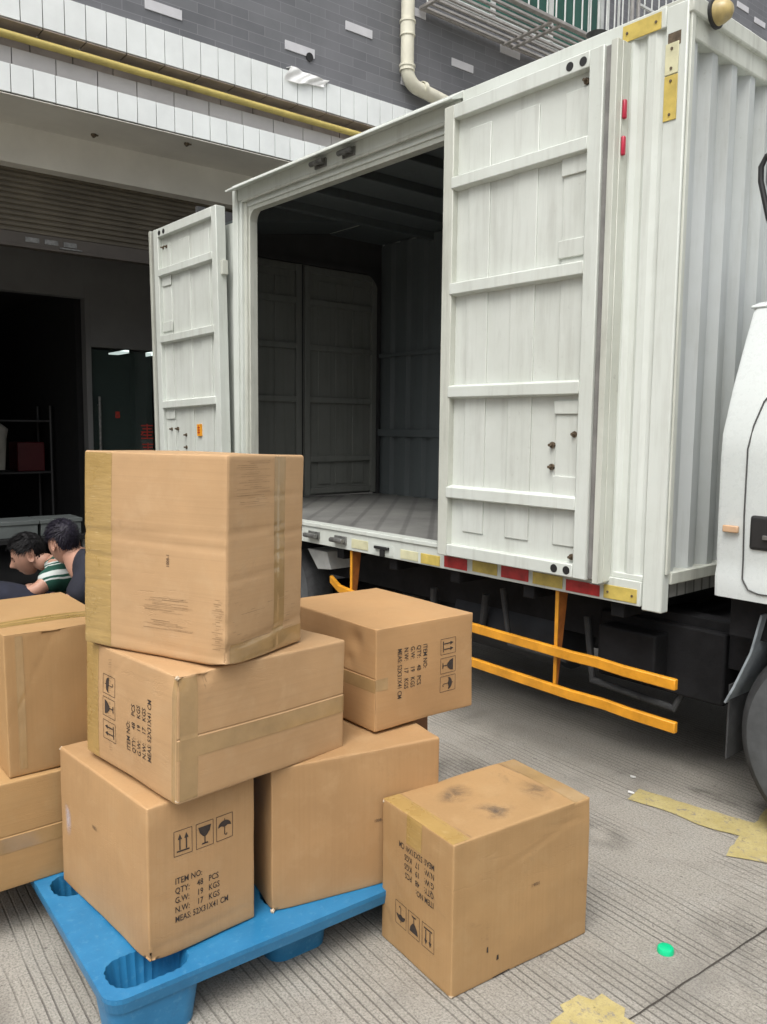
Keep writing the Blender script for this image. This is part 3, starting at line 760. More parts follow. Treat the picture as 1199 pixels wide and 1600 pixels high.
# bottom side rail (sill)
mb = MB(); mb.box(XR, -1.70, Y0-.012, Y0+.05, .765, .862); mb.box(-4.72, -2.72, Y0-.02, Y0+.05, .862, .884); mb.box(-2.72, -1.70, Y0-.004, Y0+.05, .862, .884)
mb.build('bottom_rail', M['white'], T, bevel=.003)
mb = MB(); mb.box(-3.30, -3.13, Y0-.0145, Y0-.012, .775, .83); mb.build('latch_plate', M['white'], T)
mb = MB(); mb.box(-3.27, -3.16, Y0-.03, Y0-.015, .805, .82); mb.box(-3.225, -3.195, Y0-.028, Y0-.015, .768, .805); mb.build('latch_hook', M['black'], T, bevel=.002)
def plate(x0, x1, z0, z1, mat, name='reflector_plate', y=Y0-.012, bolts=False):
    mb = MB(); mb.box(x0, x1, y-.004, y, z0, z1); o = mb.build(name, mat, T, bevel=.0015)
    if bolts:
        mb = MB()
        vert = (z1-z0) > (x1-x0)
        for p in ([((x0+x1)/2, z0+.02), ((x0+x1)/2, z1-.02)] if vert else [(x0+.02, (z0+z1)/2), (x1-.02, (z0+z1)/2)]):
            mb.tube([(p[0], y-.003, p[1]), (p[0], y-.007, p[1])], .005, 8)
        mb.build('rivet', M['bolt'], o)
plate(-3.475, -3.335, .782, .832, M['cream_refl']); plate(-3.075, -2.945, .776, .822, M['cream_refl'])
plate(-2.924, -2.79, .772, .822, M['yellow_refl']); plate(-2.76, -2.61, .776, .83, M['red_refl'])
plate(-2.575, -2.424, .780, .832, M['yellow_refl']); plate(-2.40, -2.245, .779, .832, M['red_refl'])
plate(-2.221, -2.064, .777, .828, M['yellow_refl']); plate(-2.046, -1.882, .775, .823, M['red_refl'])
plate(-1.863, -1.714, .775, .830, M['yellow_refl'], bolts=True)
plate(-1.877, -1.718, 2.872, 2.932, M['yellow_refl'], y=Y0-.006, bolts=True)
plate(-1.697, -1.645, 2.545, 2.70, M['yellow_refl'], y=Y0-.004, bolts=True)
plate(-1.697, -1.645, 2.703, 2.81, M['cream_refl'], y=Y0-.0045, bolts=True)
mb = MB(); mb.box(-1.69, -1.64, Y0-.0055, Y0-.004, 2.80, 2.845); mb.build('paint_chip', M['bolt'], T)
# dome lamp on the front top rail
mb = MB(); mb.lathe([(.0, .066), (.018, .064), (.033, .052), (.041, .028), (.044, .0)], (XF+.018, 2.915, 2.925), 0, 28); dl = mb.build('marker_lamp', M['amber_dome'], T, smooth=True)
mb = MB(); mb.lathe([(.051, 0), (.051, .01), (.042, .012)], (XF+.018, 2.915, 2.925), 0, 28); mb.build('lamp_gasket', M['black'], dl)
mb = MB(); mb.lathe([(.018, 0), (.02, .015), (.045, .05), (.04, .05), (.0, .02)], (-2.07, 2.88, 2.955), 2, 20); mb.build('roof_vent', M['black'], T, smooth=True)

# --- side door (local: x from hinge 0..W towards the free edge, y = 0 inner face plane, -y to viewer; mirrored by sx)
def side_door(hx, sgn, hy, ang, z0, z1, label, detail):
    W = .90
    D = empty('side_door', (hx, hy, 0), ang, parent=T); D['label'] = label
    X = lambda a: sgn*a
    mb = MB(); mb.box(X(.03), X(W-.12), -.012, .012, z0+.03, z1-.03); mb.build('panel', M['door_white'], D)
    # ribs
    mb = MB()
    for a, b in ((.135, .26), (.39, .52), (.65, .775)): mb.box(X(a), X(b), -.0185, -.0115, z0+.12, z1-.115)
    for a, b, c, d in ((.645, .765, 2.43, 2.50), (.64, .77, 2.115, 2.185), (.645, .765, 1.50, 1.555), (.65, .77, 1.155, 1.25)):
        mb.box(X(a), X(b), -.027, -.0165, c, d)
    mb.build('panel_rib', M['door_white'], D, bevel=.003)
    # stiles and rails
    mb = MB(); mb.box(X(0), X(.062), -.045, .025, z0, z1); mb.build('stile', M['grimy' if sgn > 0 else 'white'], D, bevel=.004)
    mb = MB(); mb.box(X(W-.125), X(W-.06), -.046, .025, z0, z1); mb.build('stile', M['white'], D, bevel=.004)
    mb = MB(); mb.box(X(W-.06), X(W-.028), -.034, .018, z0+.004, z1-.004); mb.build('edge_seal', M['grey_seal'], D, bevel=.004)
    mb = MB(); mb.box(X(W-.028), X(W), -.05, .02, z0-.006, z1+.002); mb.box(X(W), X(W+.004), -.02, .03, z0, z1); mb.build('edge_strip', M['grimy'], D, bevel=.003)
    mb = MB()
    mb.box(X(.062), X(W-.125), -.047, .02, z1-.062, z1-.001); mb.build('end_rail', M['white'], D, bevel=.004)
    mb = MB(); mb.box(X(.062), X(W-.125), -.047, .02, z0+.001, z0+.055); mb.build('end_rail', M['white'], D, bevel=.004)
    for z in (1.115, 1.575, 2.035, 2.498):
        zz = z+ (z0-.845)
        mb = MB(); mb.prism([(-.012, zz-.004), (-.050, zz+.004), (-.050, zz+.052), (-.012, zz+.062)], 0, min(X(.055), X(W-.122)), max(X(.055), X(W-.122)))
        mb.build('cross_rail', M['white'], D, bevel=.003)
    # slots, bolts
    mb = MB()
    for a in (W-.205, W-.135-.008):
        for zz in (z1-.034, z0+.028):
            mb.lathe([(.0, 0), (.017, 0)], (X(a-.01), -.0478, zz), 1, 20)
    mb.build('slot_hole', M['black'], D, solid=.0012)
    for (a, zz) in detail:
        mb = MB(); mb.tube([(X(a), -.012, zz), (X(a), -.022, zz)], .013, 8); mb.tube([(X(a), -.022, zz), (X(a), -.040, zz)], .006, 8)
        mb.build('bolt', M['bolt'], D)
    mb = MB()
    for zz in ((2.40,) if sgn < 0 else ()):
        mb.box(X(-.028), X(.0), -.02, .02, zz, zz+.09)
    if mb.v: mb.build('hinge', M['grimy'], D, bevel=.003)
    return D
dR = side_door(-2.745, 1, 2.742, radians(0), .845, 2.862, 'right-hand side door, folded flat against the truck side',
               [(.635, 1.375), (.635, 1.285), (.745, 1.42), (.80, 1.42), (.75, .925), (.80, .925), (.745, 2.765)])
mb = MB()
for zz in (2.585, 2.455): mb.box(.903, .918, -.016, .002, zz, zz+.07)
mb.build('red_lamp', M['red_lamp'], dR, bevel=.006)
mb = MB(); mb.box(.86, .906, -.045, -.012, .835, .842); mb.build('bottom_edge', M['steel'], dR)
dL = side_door(-4.697, -1, 2.728, radians(2.0), .845, 2.832, 'left-hand side door, opened past the rear corner',
               [(.70, 1.43), (.62, 1.43), (.50, 1.385), (.50, 1.30), (.745, 2.70), (.70, 2.70)])
dL.rotation_euler = (0, radians(-1.7), radians(2.0))
# yellow sticker with dark seal-like mark
mb = MB(); mb.box(-.345, -.295, -.0245, -.0125, 1.375, 1.455); stk = mb.build('sticker', M['orange_sticker'], dL)
mb = MB()
for (a, b, c, d) in ((-.335, -.305, 1.395, 1.402), (-.333, -.307, 1.412, 1.418), (-.335, -.305, 1.428, 1.435), (-.323, -.316, 1.385, 1.448)): mb.box(a, b, -.0255, -.0246, c, d)
mb.build('sticker_print', M['red_sticker'], stk)
mb = MB()
for (a, zz) in ((.52, 1.34), (.545, 1.34)): pass

def door_smudge(x, z, w_, h_):
    mb = MB(); mb.add([(x, -.0194, z), (x+w_, -.0194, z), (x+w_, -.0194, z+h_), (x, -.0194, z+h_), (x, -.0191, z), (x+w_, -.0191, z), (x+w_, -.0191, z+h_), (x, -.0191, z+h_)], [(0, 1, 2, 3), (4, 7, 6, 5), (0, 4, 5, 1), (1, 5, 6, 2), (2, 6, 7, 3), (3, 7, 4, 0)])
    mb.build('dirt_smudge', M['door_smudge'], dR)
# chassis
mb = MB()
for yy in (3.05, 3.85): mb.box(-5.2, 1.2, yy, yy+.09, .52, .70)
for x in (-4.9, -4.1, -3.3, -2.5, -1.8, -1.0, .1): mb.box(x, x+.08, 3.14, 3.85, .56, .68)
for i in range(8): 
    x = -5.0+i*.45; mb.box(x, x+.06, Y0+.02, YF-.03, .70, .80)
mb.build('chassis_frame', M['chassis'], T, bevel=.004)
mb = MB(); mb.tube([(-3.9, 3.5, .42), (-1.6, 3.5, .45), (-.6, 3.5, .50)], .045, 14); mb.lathe([(0, -.1), (.1, -.1), (.13, 0), (.1, .1), (0, .1)], (-4.15, 3.5, .40), 0, 20)
mb.tube([(-4.15, 2.95, .40), (-4.15, 4.2, .40)], .06, 12); mb.tube([(-.96, 2.95, .36), (-.96, 4.2, .36)], .05, 12)
mb.build('drive_shaft', M['chassis'], T, smooth=True)
mb = MB(); mb.tube([(-2.95, 3.20, .47), (-2.30, 3.20, .47)], .17, 28); mb.build('air_tank', M['tankgrey'], T, smooth=True)
mb = MB(); mb.tube([(-3.05, 2.98, .60), (-3.05, 2.98, .40), (-2.9, 3.0, .38), (-2.72, 3.0, .46), (-2.7, 3.0, .62)], .02, 10)
mb.tube([(-2.1, 3.0, .62), (-2.05, 2.98, .35), (-1.7, 3.05, .30), (-1.6, 3.1, .55)], .018, 10); mb.tube([(-2.55, 2.95, .68), (-2.5, 2.95, .42), (-2.2, 3.0, .40)], .015, 8)
mb.build('hose', M['rubber'], T, smooth=True)
mb = MB(); mb.box(-2.05, -1.48, 3.02, 3.5, .37, .66); mb.box(-1.99, -1.72, 2.92, 3.02, .42, .62); mb.build('battery_box', M['chassis'], T, bevel=.01)
mb = MB(); mb.box(-3.5, -1.4, 3.98, 4.40, .20, .70); mb.build('far_side_block', M['chassis'], T, bevel=.02)  # made-up dark box, covers the lit ground beyond the truck
mb = MB(); mb.box(-3.45, -2.4, 3.55, 3.84, .30, .56); mb.build('fuel_tank', M['tankgrey'], T, bevel=.04, segs=4)
for a_, b_ in ((-4.9, -3.8), (-1.5, -.4)):
    mb = MB(); mb.box(a_, b_, 3.11, 3.18, .38, .44); mb.build('leaf_spring', M['chassis'], T, bevel=.005)
# guard rails
def bar(pts, w2, h):
    mb = MB(); n = len(pts)
    for i in range(n-1):
        (xa, ya, za), (xb, yb, zb) = pts[i], pts[i+1]
        vs = [(xa, ya-w2, za-h/2), (xa, ya+w2, za-h/2), (xa, ya+w2, za+h/2), (xa, ya-w2, za+h/2), (xb, yb-w2, zb-h/2), (xb, yb+w2, zb-h/2), (xb, yb+w2, zb+h/2), (xb, yb-w2, zb+h/2)]
        fs = [(0, 1, 5, 4), (1, 2, 6, 5), (2, 3, 7, 6), (3, 0, 4, 7)]
        if i == 0: fs.append((0, 3, 2, 1))
        if i == n-2: fs.append((4, 5, 6, 7))
        mb.add(vs, fs)
    return mb
gy = Y0-.01
bar([(-3.73, gy+.05, .565), (-3.60, gy+.01, .535), (-3.45, gy, .522), (-2.6, gy, .515), (-2.0, gy, .503), (-1.88, gy, .505), (-1.76, gy, .499), (-1.535, gy, .498)], .012, .042).build('guard_rail', M['orange'], T, bevel=.004)
bar([(-3.73, gy+.05, .39), (-3.60, gy+.01, .362), (-3.45, gy, .355), (-2.6, gy, .350), (-2.0, gy, .338), (-1.85, gy, .342), (-1.72, gy, .336), (-1.528, gy, .335)], .012, .042).build('guard_rail', M['orange'], T, bevel=.004)
for x in (-3.50, -2.10):
    mb = MB(); mb.box(x-.012, x+.004, gy+.014, gy+.022, .33, .77); gp_ = mb.build('guard_post', M['orange'], T, bevel=.002)
    mb = MB(); mb.prism([(gy+.022, .335), (gy+.030, .335), (gy+.085, .77), (gy+.022, .77)], 0, x-.004, x+.002); mb.build('post_web', M['orange_dark'], gp_)
# wheels
def wheel(name, x, y, z, r, wd, dual=False):
    Wt = MB(); 
    prof = [(r*.60, -wd/2+.01), (r*.72, -wd/2), (r*.9, -wd/2+.004), (r*.97, -wd/2+.02), (r, -wd/2+.045), (r, wd/2-.045), (r*.97, wd/2-.02), (r*.9, wd/2-.004), (r*.72, wd/2), (r*.60, wd/2-.01)]
    Wt.lathe(prof, (0, 0, 0), 1, 64)
    wo = empty('wheel', (x, y, z), parent=T)
    Wt.build('tyre', M['rubber'], wo, smooth=True)
    sw = MB(); sw.lathe([(r*.62, -wd/2+.004), (r*.72, -wd/2-.0035), (r*.84, -wd/2-.002), (r*.905, -wd/2+.004)], (0, 0, 0), 1, 64); sw.build('sidewall', M['sidewall'], wo, smooth=True)
    rm = MB(); rm.lathe([(r*.62, -wd/2+.012), (r*.60, -wd/2+.004), (r*.575, -wd/2+.01), (r*.55, -wd/2+.03), (r*.30, -wd/2+.02), (r*.28, -wd/2+.0), (r*.22, -wd/2-.02), (0, -wd/2-.025)], (0, 0, 0), 1, 48)
    rm.build('rim', M['rimgrey'], wo, smooth=True)
    nb = MB()
    for k in range(6):
        a = k*pi/3; nb.tube([(r*.4*cos(a), -wd/2+.03, r*.4*sin(a)), (r*.4*cos(a), -wd/2+.0, r*.4*sin(a))], .012, 6)
    nb.build('wheel_nut', M['steel'], wo)
wheel('wheel', -.955, 2.945, .383, .385, .20); wheel('wheel', -4.42, 2.99, .383, .385, .20); wheel('wheel', -4.42, 4.20, .383, .385, .20); wheel('wheel', -.955, 4.25, .383, .385, .20)
# rear mudguard plate hanging ahead of the rear wheel
mb = MB(); mb.add([(-4.06, 2.88, .70), (-3.86, 2.88, .70), (-3.82, 2.88, .60), (-3.95, 2.88, .585), (-4.06, 3.1, .70), (-3.86, 3.1, .70), (-3.82, 3.1, .60), (-3.95, 3.1, .585)], [(0, 1, 2, 3), (4, 7, 6, 5), (0, 4, 5, 1), (1, 5, 6, 2), (2, 6, 7, 3), (3, 7, 4, 0)])
mb.build('mudguard', M['mudwhite'], T, bevel=.004)
# front splash guard (slanted grey) and thin hanging flap
mb = MB(); mb.add([(-1.27, 2.84, .80), (-1.27, 3.10, .80), (-1.30, 3.10, .66), (-1.30, 2.84, .66), (-1.355, 2.84, .52), (-1.355, 3.10, .52), (-1.385, 2.84, .455), (-1.385, 3.1, .455)], [(0, 1, 2, 3), (3, 2, 5, 4), (4, 5, 7, 6)])
mb.build('splash_guard', M['mudgrey'], T, solid=.008)
mb = MB(); mb.box(-1.382, -1.376, 2.86, 3.05, .24, .52); mb.build('mud_flap', M['rubber'], T)
# cab
def cab():
    prof = [(2.80, .855), (2.795, .93), (2.805, .965), (2.80, 1.0), (2.795, 1.35), (2.80, 1.43), (2.86, 1.60), (2.93, 1.76), (2.985, 1.88)]
    xs = [(-1.418, 0), (-1.405, -.008), (-1.0, -.014), (-.2, -.012), (.25, .01), (.33, .05)]
    mb = MB(); n = len(prof)
    for x, ins in xs:
        for y, z in prof: mb.v.append((x, y+ins, z))
    for i in range(len(xs)-1):
        for j in range(n-1):
            a = i*n+j; mb.f.append((a, a+1, a+n+1, a+n)); mb.m.append(0)
    c = mb.build('cab', M['cab'], T, smooth=True, solid=.012)
    mb = MB()
    pb = [(2.83, .86), (2.83, 1.35), (2.835, 1.43), (2.895, 1.60), (2.965, 1.76), (3.01, 1.875), (4.30, 1.875), (4.45, 1.43), (4.45, .86)]
    mb.prism(pb, 0, -1.412, -1.37); mb.build('back_panel', M['cab'], c)
    mb = MB(); mb.box(-1.37, .33, 2.85, 4.44, .86, .93); mb.build('cab_floor', M['chassis'], c)
    mb = MB(); mb.prism([(2.965, 1.878), (2.965, 1.889), (3.02, 1.905), (3.2, 1.94), (4.1, 1.94), (4.3, 1.90), (4.3, 1.878)], 0, -1.43, .25); mb.build('cab_roof', M['cab'], c, bevel=.006)
    # door shut line
    def yy(z):
        for (ya, za), (yb, zb) in zip(prof, prof[1:]):
            if za <= z <= zb: return ya+(yb-ya)*(z-za)/(zb-za)-.0215
        return prof[-1][0]-.0215
    pts = [(-.4, .885)] + [(-1.26, .885), (-1.295, .895), (-1.315, .93), (-1.318, 1.0), (-1.322, 1.15), (-1.322, 1.38), (-1.312, 1.46), (-1.295, 1.54), (-1.27, 1.58), (-1.20, 1.60), (-.4, 1.60)]
    mb = MB(); mb.tube([(x, yy(z)+.002, z) for x, z in pts], .0026, 6); d = mb.build('door_seam', M['dark_seal'], c)
    mb = MB(); mb.box(-1.30, -1.10, yy(1.1)-.004, yy(1.1)+.02, 1.035, 1.155); h = mb.build('door_handle', M['black'], c, bevel=.015, segs=3)
    mb = MB(); mb.box(-1.25, -1.15, yy(1.1)-.014, yy(1.1)-.003, 1.075, 1.09); mb.build('handle_lever', M['steel'], h, bevel=.002)
    mb = MB(); mb.box(-1.392, -1.336, yy(1.1)-.012, yy(1.1)+.002, 1.088, 1.113); mb.build('marker_lamp', M['amber'], c, bevel=.004)
    mb = MB(); mb.add([(x, yy(z)-.001, z) for x, z in ((-1.2, 1.62), (.2, 1.62), (.1, 1.85), (-1.1, 1.85))], [(0, 1, 2, 3)]); mb.build('side_window', M['glassdark'], c, solid=.003)
    mb = MB(); mb.box(-1.40, -1.1, 2.88, 2.9, .70, .855); mb.build('cab_skirt', M['chassis'], c)
cab()
# air intake / mirror bracket beyond the cab roof
mb = MB(); mb.tube([(-1.30, 3.03, 1.93), (-1.36, 3.02, 2.08), (-1.405, 3.01, 2.20), (-1.435, 3.0, 2.33), (-1.437, 3.0, 2.38), (-1.42, 3.0, 2.412), (-1.33, 2.99, 2.43), (-1.2, 2.98, 2.42)], .010, 10)
i0 = mb.build('mirror_bracket', M['black'], T, smooth=True)
mb = MB(); mb.prism([(-1.425, 2.40), (-1.425, 2.33), (-1.385, 2.18), (-1.15, 2.18), (-1.15, 2.41)], 1, 3.0, 3.03); mb.build('mirror_glass', M['rimgrey'], i0, bevel=.015)

for a_ in ((.14, 1.92, .12, .09), (.42, 1.60, .10, .06), (.62, 1.36, .22, .14), (.12, 2.30, .10, .2), (.45, 2.2, .14, .1), (.15, .90, .12, .08), (.5, 1.72, .12, .2)): door_smudge(*a_)
# ------------------------------------------------------------------ pallet
PF = Vector((-1.692, .655, 0)); PZ = .147
pal = empty('plastic_pallet', PF, radians(86.3), 'blue plastic pallet with hollow round-ended feet under the carton pile', 'pallet')
PW, PD = 1.12, 1.10     # along local x (world +Y), along local y (world -X)
def rrect(x0, x1, y0, y1, r, n=7):
    out = []
    for cx, cy, a0 in ((x1-r, y1-r, 0), (x0+r, y1-r, 90), (x0+r, y0+r, 180), (x1-r, y0+r, 270)):
        for k in range(n): a = radians(a0+90*k/(n-1)); out.append((cx+r*cos(a), cy+r*sin(a)))
    return out
def scallop(loop, amp=.0035, per=.022):
    out = []; n = len(loop); acc = 0
    for i in range(n):
        a, b = Vector(loop[i]), Vector(loop[(i+1) % n]); L_ = (b-a).length; k = max(1, int(L_/.0045))
        for j in range(k):
            p = a.lerp(b, j/k); t = (b-a).normalized(); nn = Vector((t.y, -t.x)); s = acc+L_*j/k
            p = p+nn*amp*abs(sin(pi*s/per)); out.append((p.x, p.y))
        acc += L_
    return out
outer = rrect(0, PW, 0, PD, .045)
feet = []
for ix in range(3):
    for iy in range(3):
        fxw = .19 if ix != 1 else .16; fyw = .12
        cx = (.03+fxw/2, PW/2, PW-.03-fxw/2)[ix]; cy = (.03+fyw/2, PD/2, PD-.03-fyw/2)[iy]
        if ix == 1 and iy != 1: cy += .065 if iy == 0 else -.065
        feet.append((cx, cy, fxw, fyw))
holes = [scallop(rrect(cx-fx/2, cx+fx/2, cy-fy/2, cy+fy/2, .05)) for cx, cy, fx, fy in feet]
def deck(z, flip):
    allp = [[Vector((x, y, 0)) for x, y in outer]] + [[Vector((x, y, 0)) for x, y in h] for h in holes]
    flat = [p for l in allp for p in l]; tr = tessellate_polygon(allp)
    return [(p.x, p.y, z) for p in flat], [tuple(reversed(t)) if flip else tuple(t) for t in tr]
mb = MB(); vs, fs = deck(PZ, False); mb.add(vs, fs)
n = len(outer)
mb.add([(x, y, PZ) for x, y in outer]+[(x, y, PZ-.012) for x, y in outer], [(i, (i+1) % n, n+(i+1) % n, n+i) for i in range(n)])
o2 = rrect(.006, PW-.006, .006, PD-.006, .045)
mb.add([(x, y, PZ-.012) for x, y in outer]+[(x, y, PZ-.040) for x, y in o2], [(i, (i+1) % n, n+(i+1) % n, n+i) for i in range(n)])
mb.build('deck', M['blue'], pal, solid=0)
mb = MB(); vs, fs = deck(PZ-.012, True); mb.add(vs, fs); mb.build('deck_underside', M['blue'], pal)
for (cx, cy, fx, fy), h in zip(feet, holes):
    mb = MB(); n = len(h)
    lev = [(PZ, 1.0), (PZ-.005, .985), (.035, .86), (.03, .80)]
    vs = [(cx+(x-cx)*k, cy+(y-cy)*k, z) for z, k in lev for x, y in h]
    fs = [(l*n+i, l*n+(i+1) % n, (l+1)*n+(i+1) % n, (l+1)*n+i) for l in range(len(lev)-1) for i in range(n)]
    fs.append(tuple((len(lev)-1)*n+i for i in range(n)))
    mb.add(vs, fs)
    ob = rrect(cx-fx/2-.024, cx+fx/2+.024, cy-fy/2-.022, cy+fy/2+.022, .05); n2 = len(ob)
    lev = [(PZ-.014, 1.0), (PZ-.04, .965), (.02, .86), (.0, .84)]
    edge = .055 if cx < .2 and .3 < cy < .8 else 0.0     # the mid-side foot leans inwards
    vs = [(cx+(x-cx)*k+edge*(PZ-z)/PZ, cy+(y-cy)*k*(.8 if edge else 1), z) for z, k in lev for x, y in ob]
    fs = [(l*n2+i, l*n2+(i+1) % n2, (l+1)*n2+(i+1) % n2, (l+1)*n2+i) for l in range(len(lev)-1) for i in range(n2)]
    fs.append(tuple((len(lev)-1)*n2+i for i in range(n2)))
    mb.add(vs, fs)
    mb.build('foot', M['blue'], pal, smooth=True)

# ------------------------------------------------------------------ cartons
def fsum(P, seed, freqs):
    rs = np.random.RandomState(seed); out = np.zeros(len(P))
    for f, a in freqs:
        for _ in range(3):
            k = rs.normal(size=3); k /= np.linalg.norm(k); ph = rs.uniform(0, 6.28)
            out += a*np.sin(P@k*f+ph)/1.7
    return out
class Carton:
    def __init__(s, F, yaw, tx, ty, a, b, h, seed, label, base=(.44, .262, .112), flute='z', r=.0042, dirt=.25, bulge=.004, group='tall shipping cartons', dents=(), creases=(), seams=(), crease=.22):
        s.a, s.b, s.h, s.r, s.seed = a, b, h, r, seed; s.dents = dents; s.creases = creases; s.seams = seams; s.bulge = bulge
        yw = radians(yaw)
        ux = Vector((cos(yw), sin(yw), tx)).normalized(); uy = Vector((-sin(yw), cos(yw), ty)); uy = (uy-ux*uy.dot(ux)).normalized(); uz = ux.cross(uy)
        s.root = empty('carton', (0, 0, 0), 0, label, 'carton', 'brown export cartons')
        s.root.matrix_world = Matrix(((ux.x, uy.x, uz.x, F[0]), (ux.y, uy.y, uz.y, F[1]), (ux.z, uy.z, uz.z, F[2]), (0, 0, 0, 1)))
        s.mat = cardboard('cardboard', base, dirt, flute, seed*.77, crease)
        s.shell()
    # face frames: origin, u, v, n, width, height
    def face(s, k):
        a, b, h = s.a, s.b, s.h
        return {'R': ((0, 0, 0), (1, 0, 0), (0, 0, 1), (0, -1, 0), a, h), 'L': ((0, b, 0), (0, -1, 0), (0, 0, 1), (-1, 0, 0), b, h),
                'T': ((0, 0, h), (1, 0, 0), (0, 1, 0), (0, 0, 1), a, b), 'K': ((a, b, 0), (-1, 0, 0), (0, 0, 1), (0, 1, 0), a, h),
                'P': ((a, 0, 0), (0, 1, 0), (0, 0, 1), (1, 0, 0), b, h), 'D': ((0, b, 0), (1, 0, 0), (0, -1, 0), (0, 0, -1), a, b)}[k]
    def S(s, k, u, v, off=0.0):
        o, U, V, N, w, hh = [np.array(x, float) for x in s.face(k)]
        u = np.asarray(u, float); v = np.asarray(v, float)
        P = o+u[:, None]*U+v[:, None]*V
        dim = np.array([s.a, s.b, s.h]); q = np.clip(P, s.r, dim-s.r); d = P-q; ln = np.linalg.norm(d, axis=1)
        nd = np.where(ln[:, None] > 1e-9, d/np.maximum(ln, 1e-9)[:, None], N)
        P2 = q+nd*s.r
        c = dim/2; t = P/dim
        e = np.sin(pi*np.clip(t, 0, 1)); e = np.where(np.abs(N) > .5, 1, e); bul = np.prod(np.maximum(e, 0), axis=1)
        disp = s.bulge*bul + fsum(P, s.seed, [(9, .0016), (22, .0009), (60, .0003)])
        for (fk, u0, v0, sl, L_, dep, wd) in s.creases:
            if fk == k:
                dd = (v-v0-sl*(u-u0))/wd; g = np.clip(1-np.abs(u-u0)/L_, 0, 1)**.5
                disp -= dep*np.exp(-dd*dd)*g
        for (cx, cy, cz, rr, dep) in s.dents:
            dd = np.linalg.norm(P-np.array([cx, cy, cz]), axis=1); disp -= dep*np.exp(-(dd/rr)**2)
        for (fk, pos, step, axis) in s.seams:
            if fk == k:
                q1 = (v if axis == 'v' else u)-pos
                disp += np.where(q1 < 0, step, 0) - .0022*np.exp(-(q1/.0014)**2)
        # keep bottom-supported area flat-ish
        return P2+nd*(disp+off)[:, None], nd
    def lines(s, L_, extra):
        n = max(8, int(L_/.0085)); base = list(np.linspace(s.r, L_-s.r, n))
        e = [0, s.r*.25, s.r*.6]; out = base+e+[L_-x for x in e]
        for x in extra: out += [x-.004, x-.0015, x, x+.0015, x+.004]
        return np.array(sorted(set([round(float(min(max(x, 0), L_)), 5) for x in out])))
    def grid(s, k, us, vs, off=0):
        U, V = np.meshgrid(us, vs); P, _ = s.S(k, U.ravel(), V.ravel(), off)
        nu, nv = len(us), len(vs)
        f = [(j*nu+i, j*nu+i+1, (j+1)*nu+i+1, (j+1)*nu+i) for j in range(nv-1) for i in range(nu-1)]
        return P, f
    def shell(s):
        V = []; Fc = []; n = 0
        for k in 'RLTKPD':
            w, hh = s.face(k)[4:]
            ev = [p for (fk, p, st, ax) in s.seams if fk == k and ax == 'v']; eu = [p for (fk, p, st, ax) in s.seams if fk == k and ax == 'u']
            P, f = s.grid(k, s.lines(w, eu), s.lines(hh, ev)); V += P.tolist(); Fc += [tuple(i+n for i in q) for q in f]; n += len(P)
        me = bpy.data.meshes.new('cardboard_shell'); me.from_pydata(V, [], Fc); me.materials.append(s.mat)
        bm = bmesh.new(); bm.from_mesh(me); bmesh.ops.remove_doubles(bm, verts=bm.verts, dist=.0006); bmesh.ops.recalc_face_normals(bm, faces=bm.faces); bm.to_mesh(me); bm.free()
        me.polygons.foreach_set('use_smooth', [True]*len(me.polygons))
        o = bpy.data.objects.new('cardboard_shell', me); COL.objects.link(o); o.parent = s.root
    def patch(s, parts, mat, name='tape', off=.0006):
        mb = MB()
        for (k, u0, u1, v0, v1) in parts:
            us = np.linspace(u0, u1, max(4, int((u1-u0)/.006)+2)); vs = np.linspace(v0, v1, max(4, int((v1-v0)/.006)+2))
            P, f = s.grid(k, us, vs, off); mb.add(P.tolist(), f)
        o = mb.build(name, mat, s.root, smooth=True); return o
    def flat2d(s, k, tris, mat, name, off=.0011):
        """tris: list of (points2d, faces) in face coordinates"""
        mb = MB()
        for pts, fcs in tris:
            if not len(pts): continue
            P, _ = s.S(k, [p[0] for p in pts], [p[1] for p in pts], off); mb.add(P.tolist(), fcs)
        return mb.build(name, mat, s.root)

_tc = {}
def text2d(t, size, sx=1.0):
    key = (t, size, sx)
    if key in _tc: return _tc[key]
    cu = bpy.data.curves.new('tmp', 'FONT'); cu.body = t; cu.size = size; cu.resolution_u = 2; cu.offset = size*.006
    ob = bpy.data.objects.new('tmp', cu); COL.objects.link(ob)
    me = bpy.data.meshes.new_from_object(ob)
    pts = [(v.co.x*sx, v.co.y) for v in me.vertices]; fs = [tuple(p.vertices) for p in me.polygons]
    bpy.data.objects.remove(ob); bpy.data.curves.remove(cu); bpy.data.meshes.remove(me)
    _tc[key] = (pts, fs); return _tc[key]
def poly(pts):
    tr = tessellate_polygon([[Vector((x, y, 0)) for x, y in pts]]); return (pts, [tuple(t) for t in tr])
def line(a, b, wd):
    a, b = Vector(a), Vector(b); t = (b-a).normalized(); n = Vector((-t.y, t.x))*wd/2
    return ([tuple(a+n), tuple(a-n), tuple(b-n), tuple(b+n)], [(0, 1, 2, 3)])
def frame(x, y, w, h, t=.0014):
    return [line((x, y), (x+w, y), t), line((x+w, y), (x+w, y+h), t), (line((x+w, y+h), (x, y+h), t)), line((x, y+h), (x, y), t)]
